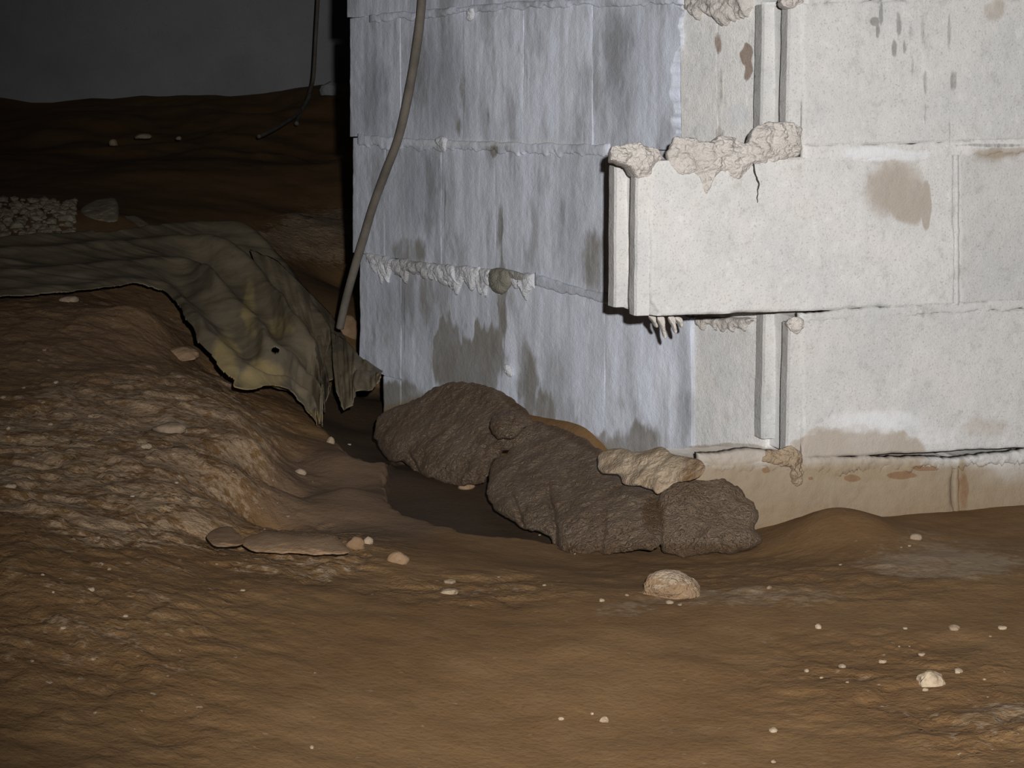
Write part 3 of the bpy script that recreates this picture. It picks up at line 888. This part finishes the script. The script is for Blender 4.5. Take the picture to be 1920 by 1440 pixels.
LWt = np.array([-LW.n[0], -LW.n[1], .1]); LWt /= np.linalg.norm(LWt)
L8 = Off(LW, .010)
strip('bed_joint', [(668, 252), (760, 258), (835, 264), (1000, 268), (1140, 272)], [(668, 268), (760, 276), (835, 280), (1000, 284), (1140, 290)], L8, M_MORTAR_GREY, wl, .0010, .003, 7, .0012, 30, rag=26, grey=1, tone=1.08)
strip('bed_joint', [(684, 474), (757, 486), (835, 496), (945, 508), (1000, 514)], [(684, 486), (757, 502), (835, 512), (945, 522), (1000, 528)], L8, M_MORTAR_GREY, wl, .0035, .004, 8, .005, rag=120,
      soil=lambda x, y: .5 * ((x > 740) & (x < 800)))
strip('bed_joint', [(1000, 512), (1090, 540), (1180, 562)], [(1000, 536), (1090, 558), (1180, 580)], L8, M_MORTAR_GREY, wl, .0010, .003, 9, .0012, 30, grey=1, tone=.85)
strip('bed_joint', [(690, 26), (760, 22), (1000, 0), (1280, -8)], [(690, 40), (760, 36), (1000, 14), (1280, 6)], L8, M_MORTAR_GREY, wl, .0010, .003, 10, .0012, 30, grey=1, tone=1.0)
strip('bed_joint', [(1282, -14), (1410, -16)], [(1282, 10), (1300, 20), (1340, 14), (1360, 40), (1385, 30), (1410, 12)], Off(LW, .003), M_MORTAR, wl, .010, .004, 11, .006, rag=60)
strip('bed_joint', [(1304, 594), (1420, 596)], [(1304, 606), (1360, 612), (1420, 602)], Off(LW, .002), M_MORTAR, wl, .006, .004, 12, .003, rag=50)
drips = [([(700, 478), (716, 482), (724, 505), (730, 530), (722, 522), (712, 500)], .006, 0), ([(836, 497), (850, 498), (856, 520), (862, 534), (852, 526), (842, 512)], .007, 0),
         ([(866, 500), (884, 500), (894, 512), (900, 500), (898, 518), (886, 546), (876, 526)], .008, 0), ([(900, 506), (918, 506), (918, 534), (908, 530)], .007, 0),
         ([(922, 506), (940, 502), (958, 510), (960, 530), (946, 550), (930, 548), (920, 530)], .012, .9), ([(815, 500), (826, 500), (828, 520), (842, 530), (836, 536), (822, 526)], .006, 0),
         ([(950, 505), (984, 514), (990, 524), (962, 524)], .006, .6), ([(816, 262), (828, 256), (838, 262), (834, 284), (826, 278)], .006, 0),
         ([(947, 684), (956, 686), (960, 704), (952, 704)], .006, 0), ([(878, 18), (888, 16), (886, 36), (878, 38)], .004, 0), ([(736, 488), (760, 490), (752, 516), (740, 512)], .006, .4)]
for k, (o, fr, so) in enumerate(drips):
    blob('mortar_drip', o, L8, fr, .006, M_MORTAR_GREY, wl, LWt, 2.6, 12, 70 + k, .003, 70, soil=so, n=60, wander=1)
for o in list(wl.children):
    if o.location.length > 0:      # blobs carry their own base point
        put(o, LW0)
    else:
        put(o, LW0)

# ------------------------------------------------------------------ back wall
x0, x1, y0, z1 = -4.0, 4.0, 7.55, 2.1
n = 90
xb_ = np.linspace(x0, x1, n * 2); zb_ = np.linspace(0.0, z1, n)
BX, BZ = np.meshgrid(xb_, zb_, indexing='ij')
BY = y0 + fbm(BX * 2, BZ * 2, 1.0, 4) * .02
V = np.c_[BX.ravel(), BY.ravel(), BZ.ravel()]
nb_ = len(V)
V = np.vstack([V, V + np.array([0, .2, 0])])
FC = grid_faces(n * 2, n).tolist() + grid_faces(n * 2, n, nb_)[:, ::-1].tolist()
tag(build('wall_back', V, FC, M_BACK, local=False), 'plain grey rendered wall far behind in shadow', kind='structure')

# ------------------------------------------------------------------ mud mounds piled along the foot of the walls
mounds = [
    ('dark mud-caked lump at the left end, piled against the grey wall', [(704, 800), (720, 775), (770, 752), (830, 722), (880, 716), (940, 735), (985, 765), (1000, 800), (985, 835), (945, 850), (918, 880), (905, 905), (860, 910), (810, 898), (775, 880), (755, 868), (728, 862), (708, 835)],
     ((830, 918, 2.82), (730, 775, 3.14), (960, 745, 2.92)), .075, .02, 61, (850, 815)),
    ('large dark mud-caked lump in the middle of the pile', [(914, 905), (925, 868), (965, 835), (992, 792), (1060, 806), (1122, 838), (1150, 876), (1200, 905), (1240, 925), (1246, 965), (1238, 1022), (1190, 1034), (1130, 1038), (1050, 1036), (1030, 1008), (985, 990), (940, 965), (918, 940)],
     ((1060, 1034, 2.37), (1000, 805, 2.80), (1235, 925, 2.43)), .075, .02, 62, (1085, 925)),
    ('smooth rounded mud lump at the right end, below the pale blocks', [(1232, 960), (1240, 925), (1270, 902), (1310, 892), (1350, 896), (1385, 915), (1412, 945), (1421, 966), (1416, 990), (1424, 1024), (1330, 1040), (1245, 1036)],
     ((1300, 1015, 2.325), (1260, 900, 2.40), (1400, 920, 2.385)), .045, .04, 63, (1325, 965)),
    ('small round mud clod resting on top of the mud pile', [(919, 800), (926, 782), (950, 770), (982, 768), (992, 785), (978, 808), (950, 824), (930, 822)],
     ((945, 826, 2.755), (930, 778, 2.80), (985, 772, 2.79)), .034, .02, 64, (953, 797)),
]
for lab, o, pl, fr, bk_, sd, cc in mounds:
    m_ = blob('mud_mound', o, Plane3(*pl), fr, bk_, M_MUD, None, None, 3.4, 100, sd, .012, 38, center=cc, n=520, wander=5, ridge=.030,
              clefts={61: [((768, 842), (786, 890), 4, .014), ((905, 850), (890, 900), 5, .010)], 62: [((1030, 905), (1046, 1034), 5, .018), ((965, 920), (980, 985), 4, .012), ((1130, 960), (1126, 1034), 5, .010)], 63: [((1330, 970), (1300, 1020), 5, .010)]}.get(sd, ()), lean=.75 if sd < 63 else .4,
              soil=lambda x, y: np.maximum(sstep(40, 0, np.hypot((x - 1225) * 1.0, (y - 965) * .6)), np.maximum(.95 * sstep(26, -6, np.abs(y - np.interp(x, [930, 985, 1060, 1125], [735, 772, 812, 848])) ) * sstep(915, 960, x) * sstep(1150, 1110, x), .6 * sstep(1000, 1030, y))))
    tag(m_, lab, 'mud mound', 'mud mounds along the wall')

lump = blob('mortar_spill', [(1120, 862), (1132, 846), (1165, 840), (1200, 848), (1240, 838), (1262, 852), (1310, 862), (1322, 880), (1300, 900), (1268, 905), (1236, 926), (1222, 918), (1200, 912), (1170, 908), (1160, 890), (1130, 888)],
            Plane3((1130, 850, 2.50), (1300, 850, 2.385), (1230, 925, 2.372)), .016, .03, M_LUMP, None, None, 3.4, 50, 81, .006, 48, center=(1205, 874), n=260, ridge=.018, soil=lambda x, y: .7 * sstep(1240, 1300, x) + .3 * sstep(880, 925, y))
tag(lump, 'pale spilled mortar crust lying on the mud below the wall corner', 'mortar')

# ------------------------------------------------------------------ plastic sheet draped over the bank
ctl = [  # far edge (px, py, z) and near edge (px, py, z) along its length
    ((-420, 470, .265), (-420, 600, .215)), ((-150, 462, .268), (-150, 588, .210)), ((0, 460, .270), (0, 576, .208)), ((180, 446, .270), (150, 561, .207)), ((310, 430, .270), (258, 552, .200)),
    ((395, 430, .262), (312, 572, .180)), ((470, 438, .250), (358, 636, .150)), ((550, 500, .185), (408, 712, .105)),
    ((600, 570, .130), (452, 748, .085)), ((630, 640, .075), (520, 742, .065)), ((615, 700, .030), (560, 772, .035)), ((615, 755, .005), (598, 815, .012)),
]
cf = np.array([[at_z(*a) for a in c] for c in ctl])        # k, 2, 3


def crom(P, t):
    m = len(P); i = np.clip(np.floor(t).astype(int), 0, m - 2); f = (t - i)[:, None]
    p0, p1, p2, p3 = P[np.maximum(i - 1, 0)], P[i], P[i + 1], P[np.minimum(i + 2, m - 1)]
    return 0.5 * (2 * p1 + (p2 - p0) * f + (2 * p0 - 5 * p1 + 4 * p2 - p3) * f ** 2 + (3 * p1 - p0 - 3 * p2 + p3) * f ** 3)


nu, nv = 560, 220
tt = np.linspace(0, len(ctl) - 1, nu)
A_, B_ = crom(cf[:, 0], tt), crom(cf[:, 1], tt)
vv = np.linspace(0, 1, nv)
edge_w = fbm(tt * 2.2, tt * 0, 2.0, 3) * .05
S = A_[:, None, :] * (1 - vv)[None, :, None] + B_[:, None, :] * vv[None, :, None]
slack = sstep(3.5, 6.5, tt)[:, None]
TT, VV = np.meshgrid(tt, vv, indexing='ij')
fold = np.zeros_like(TT)
for v0, dv, wd, am in [(.10, .02, .05, .028), (.24, .03, .06, -.02), (.36, .022, .05, .034), (.52, .012, .07, -.024), (.64, .010, .045, .026), (.80, .0, .06, -.022), (.90, -.004, .04, .018)]:
    vc = v0 + dv * (TT - 6) + fbm(TT * .6, TT * 0 + v0 * 9, 2.0, 2) * .10
    fold += am * np.exp(-((VV - vc) / wd) ** 2) * (1 + fbm(TT * .9, VV * 2, 3.0 + v0 * 20, 2) * 1.2)
fold = fold * (.16 + .84 * slack)
wrk = fbm(S[..., 0] * 9, S[..., 1] * 9, 3.0, 3) * .010 + fbm(S[..., 0] * 5, S[..., 1] * 30, 8.0, 3) * .006
S[..., 2] += fold + wrk + .012
S[..., 0] += (fbm(TT * 1.5, VV * 4, 2.0, 3) * .03) * slack
g_ = terrain(S[..., 0], S[..., 1]).reshape(nu, nv)
S[..., 2] = np.maximum(S[..., 2], g_ + .004 + .003 * np.abs(fbm(S[..., 0] * 30, S[..., 1] * 30, 2.0)))
V = S.reshape(-1, 3)
px, py = pix(V)


def e2(cx, cy, rx, ry, s=.5):
    d = np.hypot((px - cx + fbm(px / 30, py / 30, 4.) * 30) / rx, (py - cy + fbm(px / 30, py / 30, 9.) * 30) / ry)
    return 1 - sstep(1 - s, 1 + s, d)


yel = np.maximum.reduce([e2(490, 715, 50, 38), e2(420, 690, 28, 70) * .9, e2(470, 570, 18, 60) * .75, e2(525, 615, 30, 30) * .7, e2(580, 790, 26, 22) * .7, e2(250, 466, 60, 14) * .45])
fq = grid_faces(nu, nv)
# worn-through holes and ragged ends
kill = np.zeros(len(V), bool)
rag_n = fbm(TT * 2, VV * 6, 12., 2)
kill |= ((TT > 10.75 + rag_n * .8) ).ravel()
kill |= (np.hypot((px - 516) / 7, (py - 657) / 4) < 1)
kill |= ((VV < .035 + np.abs(rag_n) * .10) & (TT > 3)).ravel()
kill |= ((VV > .985 - np.abs(rag_n) * .05)).ravel()
fq = fq[~kill[fq].any(1)]
used = np.unique(fq); remap = -np.ones(len(V), int); remap[used] = np.arange(len(used))
sheet = build('plastic_sheet', V[used], remap[fq], M_SHEET, None, {'yellow': yel[used]})
sm = sheet.modifiers.new('thickness', 'SOLIDIFY'); sm.thickness = .0016
tag(sheet, 'dirty olive plastic sheet draped over the bank and down into the trench', 'plastic sheet')


def curtain(topline, botline, seed, thick=.0016):
    """a hanging tongue of sheet: (px, py, depth) upper and lower lines."""
    a = np.array(topline, float); b_ = np.array(botline, float)
    n_, m_ = 90, 60
    f = np.linspace(0, 1, n_)
    ia = lambda q, c: np.interp(f, np.linspace(0, 1, len(q)), q[:, c])
    P0 = at_y(ia(a, 0), ia(a, 1), ia(a, 2)); P1 = at_y(ia(b_, 0), ia(b_, 1), ia(b_, 2))
    v_ = np.linspace(0, 1, m_)
    S_ = P0[:, None, :] * (1 - v_)[None, :, None] + P1[:, None, :] * v_[None, :, None]
    ff, vv_ = np.meshgrid(f, v_, indexing='ij')
    bul = np.sin(vv_ * math.pi * .8) * .03 + np.abs(fbm(ff * 5, vv_ * 1.2, seed, 3)) * .09 + fbm(ff * 14, vv_ * 4, seed, 3) * .015
    S_[..., 1] -= bul; S_[..., 2] += bul * .25
    g2 = terrain(S_[..., 0], S_[..., 1]).reshape(n_, m_)
    S_[..., 2] = np.maximum(S_[..., 2], g2 + .004)
    Vc = S_.reshape(-1, 3)
    o = build('sheet_tongue', Vc, grid_faces(n_, m_), M_SHEET, None, {'yellow': np.zeros(len(Vc)) + .12})
    md = o.modifiers.new('thickness', 'SOLIDIFY'); md.thickness = thick
    return o


tongues = [curtain([(470, 470, 3.95), (520, 490, 3.90), (570, 540, 3.85), (620, 590, 3.80), (650, 640, 3.72)], [(560, 690, 3.52), (575, 712, 3.50), (605, 722, 3.47), (626, 716, 3.46), (634, 700, 3.46)], 21.),
           curtain([(622, 625, 3.60), (650, 640, 3.54), (676, 672, 3.44), (718, 698, 3.39)], [(634, 738, 3.30), (646, 772, 3.24), (664, 764, 3.24), (670, 738, 3.27), (700, 734, 3.28), (718, 712, 3.32)], 24.)]
for o in tongues:
    org = Vector(sheet.location)
    o.parent = sheet; o.location = o.location - org

# ------------------------------------------------------------------ cables


def tube(name, pts, rad, mat, seg=10, parent=None, sub=14):
    P = np.array(pts, float)
    t = np.linspace(0, len(P) - 1, (len(P) - 1) * sub + 1)
    C = crom(P, t)
    Tn = np.gradient(C, axis=0); Tn /= np.linalg.norm(Tn, axis=1)[:, None]
    ref = np.array([0, 1.0, 0.1])
    N = np.cross(Tn, ref); N /= np.linalg.norm(N, axis=1)[:, None]; Bn = np.cross(Tn, N)
    an = np.arange(seg) * 2 * math.pi / seg
    rr = rad * (1 + fbm(t * 1.3, t * 0, 3.) * .12)
    V = (C[:, None, :] + (N[:, None, :] * np.cos(an)[None, :, None] + Bn[:, None, :] * np.sin(an)[None, :, None]) * rr[:, None, None]).reshape(-1, 3)
    FC = []
    for k in range(len(C) - 1):
        for i in range(seg):
            j = (i + 1) % seg
            FC.append((k * seg + i, k * seg + j, (k + 1) * seg + j, (k + 1) * seg + i))
    FC.append(tuple(range(seg))[::-1]); FC.append(tuple((len(C) - 1) * seg + i for i in range(seg)))
    return build(name, V, FC, mat, parent)


cab = []
for x, y in [(800, -260), (798, -120), (791, 0), (783, 75), (768, 165), (748, 255), (722, 325), (700, 385), (682, 445), (664, 505), (648, 565), (637, 615)]:
    hit = LW.hit(np.array(float(max(x, 640))), np.array(float(y)))
    cab.append(at_y(x, y, hit[1] - .045))
tag(tube('electric_cable', cab, .0078, M_CABLE, 14), 'thick grey-brown cable hanging in front of the grey wall', 'cable')
far_c = [at_y(x, y, Y) for x, y, Y in [(600, -60, 6.9), (596, 0, 6.9), (592, 70, 6.9), (588, 140, 6.88), (583, 165, 6.84), (572, 195, 6.7), (556, 215, 6.5), (530, 233, 6.3), (505, 247, 6.15), (485, 256, 6.05)]]
thin = tag(tube('thin_cable', far_c, .0068, M_CABLE, 8), 'thin cable hanging down the back wall and trailing onto the dirt', 'cable')
stub = [at_y(x, y, Y) for x, y, Y in [(581, 178, 6.74), (572, 196, 6.66), (562, 214, 6.56), (556, 232, 6.46)]]
so_ = tube('cable_end', stub, .0075, M_CABLE, 8)
so_.parent = thin; so_.location = so_.location - thin.location

# ------------------------------------------------------------------ stones
ico_cache = {}


def stone_mesh(kind, mat, rough=.35, sub=2):
    key = (kind, mat.name)
    if key in ico_cache: return ico_cache[key]
    import bmesh
    bm = bmesh.new(); bmesh.ops.create_icosphere(bm, subdivisions=sub, radius=1.0)
    for v in bm.verts:
        c = v.co
        d = 1 + float(fbm(c.x * 1.1 + kind * 7, c.y * 1.1, c.z * 1.1 + kind, 3)) * rough * 2.2
        v.co = c * d
        v.co.z = max(v.co.z, -.55)
    me = bpy.data.meshes.new('stone'); bm.to_mesh(me); bm.free()
    me.polygons.foreach_set('use_smooth', [kind % 2 == 0] * len(me.polygons))
    me.materials.append(mat)
    ico_cache[key] = me
    return me


def stone(name, px_, py_, wpx, hpx, mat, label, group=None, kind=0, base=None, rot=None, cat='stone', depth=.8, sub=2, rough=.35):
    P = drop(px_, py_ + hpx * .42) if base is None else np.array(base, float)
    dist = (P - CAM) @ FWD
    w_ = wpx / 2 * dist / F; h_ = hpx / 2 * dist / F
    o = bpy.data.objects.new(name, stone_mesh(kind, mat, rough, sub))
    o.scale = (w_, w_ * depth, h_ * 1.15)
    o.rotation_euler = (0, 0, 0 if rot is None else rot)
    o.location = (P[0], P[1] + w_ * depth * .3, P[2] + h_ * .30)
    link(o)
    return tag(o, label, cat, group)


stone('boulder', 1262, 1096, 106, 55, M_BOULDER, 'large tan stone with a pale broken top in front of the mud pile', kind=3, sub=4, rough=.36, depth=.75)
stone('broken_stone', 1745, 1272, 50, 38, M_STONE_PALE, 'knobbly pale tan lump on the bare dirt at lower right', kind=11, sub=3, rough=.5)
stone('brown_stone', 747, 1044, 40, 26, M_STONE_BROWN, 'rounded brown stone below the dark wet trench', kind=4, sub=3)
stone('brown_stone', 667, 1016, 34, 26, M_STONE_BROWN, 'brown stone touching a small white one at the bank end', kind=6, sub=3)
stone('white_stone', 690, 1013, 19, 18, M_STONE_PALE, 'small white stone beside the brown stone at the bank end', kind=1)
stone('white_stone', 564, 884, 22, 13, M_STONE_PALE, 'small bright angular stone alone on the trench slope', kind=3)
stone('white_stone', 1133, 1349, 18, 14, M_STONE_PALE, 'bright white pebble alone on the smooth dirt in front', kind=5)
stone('flat_stone', 842, 1110, 34, 12, M_STONE_PALE, 'flat pale stone chip on the crust ridge, nearer of two', kind=7, sub=3)
stone('flat_stone', 843, 1091, 26, 9, M_STONE_PALE, 'flat pale stone chip on the crust ridge, farther of two', kind=9)
stone('pebble', 872, 909, 30, 20, M_STONE_BROWN, 'brown pebble at the foot of the left mud lump', kind=8, sub=3)
stone('pebble', 1718, 1007, 22, 15, M_STONE_PALE, 'pale pebble against the foot of the right-hand wall', kind=10)
stone('white_stone', 621, 825, 16, 16, M_STONE_PALE, 'small pale stone at the torn lower end of the sheet', kind=13)
stone('flat_stone', 318, 801, 66, 22, M_STONE_TAN, 'flat yellowish stone half buried in the left bank', kind=14, sub=3)
stone('flat_stone', 128, 560, 40, 14, M_STONE_PALE, 'flat pale stone lying under the near edge of the sheet', kind=18, sub=3)
stone('rock', 340, 662, 66, 26, M_STONE_BROWN, 'flat-topped rock slab sticking out under the sheet edge', kind=15, sub=3, rough=.4)
stone('rock', 656, 602, 44, 44, M_STONE_BROWN, 'brown rock with a pale cap at the cable end', kind=16, sub=3, base=drop(656, 630))
stone('far_stone', 619, 160, 42, 30, M_BACK, 'pale block lying at the foot of the back wall', cat='stone', kind=17, base=at_y(619, 174, 7.1))
stone('far_stone', 268, 252, 36, 12, M_STONE_PALE, 'pale flat stone on the dark mound at the back', kind=19, base=at_y(268, 258, 6.15))
stone('far_stone', 212, 265, 18, 14, M_STONE_PALE, 'small pale stone left of the flat stone on the back mound', kind=21, base=at_y(212, 271, 6.0))
stone('far_stone', 335, 257, 10, 8, M_STONE_PALE, 'tiny pale stone right of the flat stone on the back mound', kind=23, base=at_y(335, 261, 6.1))

# ledge rocks at the end of the bank
led = blob('ledge_rock', [(452, 1016), (480, 1000), (520, 998), (560, 1002), (610, 1004), (640, 1016), (655, 1036), (600, 1040), (540, 1038), (480, 1034)], Plane3((550, 1044, 2.05), (470, 1000, 2.13), (630, 1004, 2.12)), .022, .03, M_STONE_BROWN, None, None, 2.2, 30, 88, .006, 22, n=160, center=(552, 1019))
tag(led, 'long low tan rock ledge at the end of the left bank', 'rock')
led2 = blob('ledge_rock', [(388, 1006), (402, 992), (428, 988), (446, 998), (458, 1018), (430, 1026), (400, 1022)], Plane3((420, 1028, 2.04), (395, 992, 2.12), (450, 996, 2.12)), .018, .03, M_STONE_BROWN, None, None, 2.2, 30, 89, .005, 30, n=120)
tag(led2, 'short brown rock at the left of the long ledge', 'rock')

small = {
    'pale pebble on the raised bank at left': [(83, 660, 11), (105, 718, 13), (4, 745, 16), (170, 780, 18), (15, 803, 17), (94, 799, 12), (72, 676, 7), (20, 911, 26), (272, 836, 28), (185, 1012, 13), (170, 1106, 20), (100, 1116, 9), (16, 828, 8), (62, 858, 5), (248, 930, 12), (45, 728, 10), (330, 905, 12), (150, 1000, 8), (205, 1068, 13), (80, 1078, 9), (118, 1180, 14), (60, 1240, 12), (235, 1158, 12), (175, 1235, 14)],
    'tiny pale chip on the trench slope': [(540, 970, 10), (512, 908, 5), (478, 927, 4), (520, 944, 5), (586, 905, 5), (437, 892, 5), (496, 992, 6), (655, 833, 9)],
    'tiny pale chip on the dirt in front of the mud pile': [(935, 1084, 9), (1078, 1040, 6), (1255, 1130, 20), (1275, 1137, 11), (1110, 1343, 12), (1052, 1351, 14), (590, 1263, 8), (455, 1110, 12), (1128, 1126, 14), (1176, 1118, 12), (1020, 1098, 10), (585, 1405, 14), (1012, 1004, 6)],
    'small pale pebble on the dirt at right': [(1728, 1231, 18), (1686, 1213, 7), (1705, 1214, 6), (1589, 1281, 9), (1512, 1262, 16), (1540, 1271, 9), (1580, 1250, 20), (1655, 1242, 20), (1797, 1258, 22), (1857, 1197, 8), (1697, 1178, 12), (1535, 1176, 22), (1790, 1180, 26), (1450, 1372, 22), (1880, 1178, 22), (1576, 1060, 8), (1845, 1278, 9), (1705, 1026, 10), (1442, 1102, 18), (1735, 1298, 14), (1450, 1428, 14), (1690, 1027, 6)],
}
grp_of = {'pale pebble on the raised bank at left': 'pebbles on the left bank', 'tiny pale chip on the trench slope': 'chips on the trench slope',
          'tiny pale chip on the dirt in front of the mud pile': 'chips in front of the mud pile', 'small pale pebble on the dirt at right': 'pebbles on the dirt at right'}
for lab, L_ in small.items():
    for k, (x, y, s) in enumerate(L_):
        stone('pebble', x, y, s * .85, s * .42, M_STONE_PALE if k % 3 else M_STONE_TAN, lab, grp_of[lab], kind=int(30 + k % 7), rot=k * 1.3, cat='pebble', sub=2, rough=.55)

# gravel heap and broken concrete behind the sheet
hx0 = at_z(-60, 430, .29); NG = 900
gx, gy = [], []
Vg, Fg = [], []
base_m = stone_mesh(40, M_GRAVEL, .4, 1)
bv = np.array([v.co[:] for v in base_m.vertices]); bf = np.array([p.vertices[:] for p in base_m.polygons])
cnt = 0; NG = 560
while cnt < NG:
    x = RNG.uniform(-160, 225); y = RNG.uniform(372, 456)
    if y > 452 - max(0, x) * .06 or x > 140: continue
    P = at_z(x, y, .262 + (456 - y) / 84 * .055)
    r_ = .005 + .013 * RNG.rand() ** 2.2
    g0 = terrain([P[0]], [P[1]])[0]
    hz = max(g0 + r_ * .3, P[2] - .012 + RNG.uniform(0, .012))
    a = RNG.uniform(0, 6.28); ca, sa = math.cos(a), math.sin(a)
    q = bv * r_ * np.array([1, RNG.uniform(.7, 1.2), RNG.uniform(.5, .9)])
    q = np.c_[q[:, 0] * ca - q[:, 1] * sa, q[:, 0] * sa + q[:, 1] * ca, q[:, 2]]
    Vg.append(q + np.array([P[0], P[1], hz])); Fg.append(bf + cnt * len(bv)); cnt += 1
gh = build('gravel_heap', np.vstack(Vg), np.vstack(Fg), M_GRAVEL, smooth=False)
tag(gh, 'heap of pale gravel behind the plastic sheet at far left', 'gravel', kind='stuff')
ch1 = blob('concrete_chunk', [(152, 392), (176, 376), (200, 372), (218, 376), (222, 405), (216, 418), (180, 416), (156, 410)], Plane3((190, 420, 4.2), (160, 376, 4.34), (216, 374, 4.34)), .03, .05, M_GRAVEL, None, None, 5, 24, 95, .008, 30, n=100)
tag(ch1, 'upright pale concrete chunk at the right end of the gravel heap', 'concrete')
ch2 = blob('concrete_chunk', [(196, 424), (216, 410), (244, 404), (268, 412), (290, 428), (308, 434), (290, 446), (240, 446), (205, 440)], Plane3((250, 446, 4.20), (215, 408, 4.30), (290, 425, 4.26)), .015, .02, M_GRAVEL, None, None, 4, 24, 96, .006, 24, n=100)
tag(ch2, 'rounded pale concrete chunk between gravel heap and sheet', 'concrete')
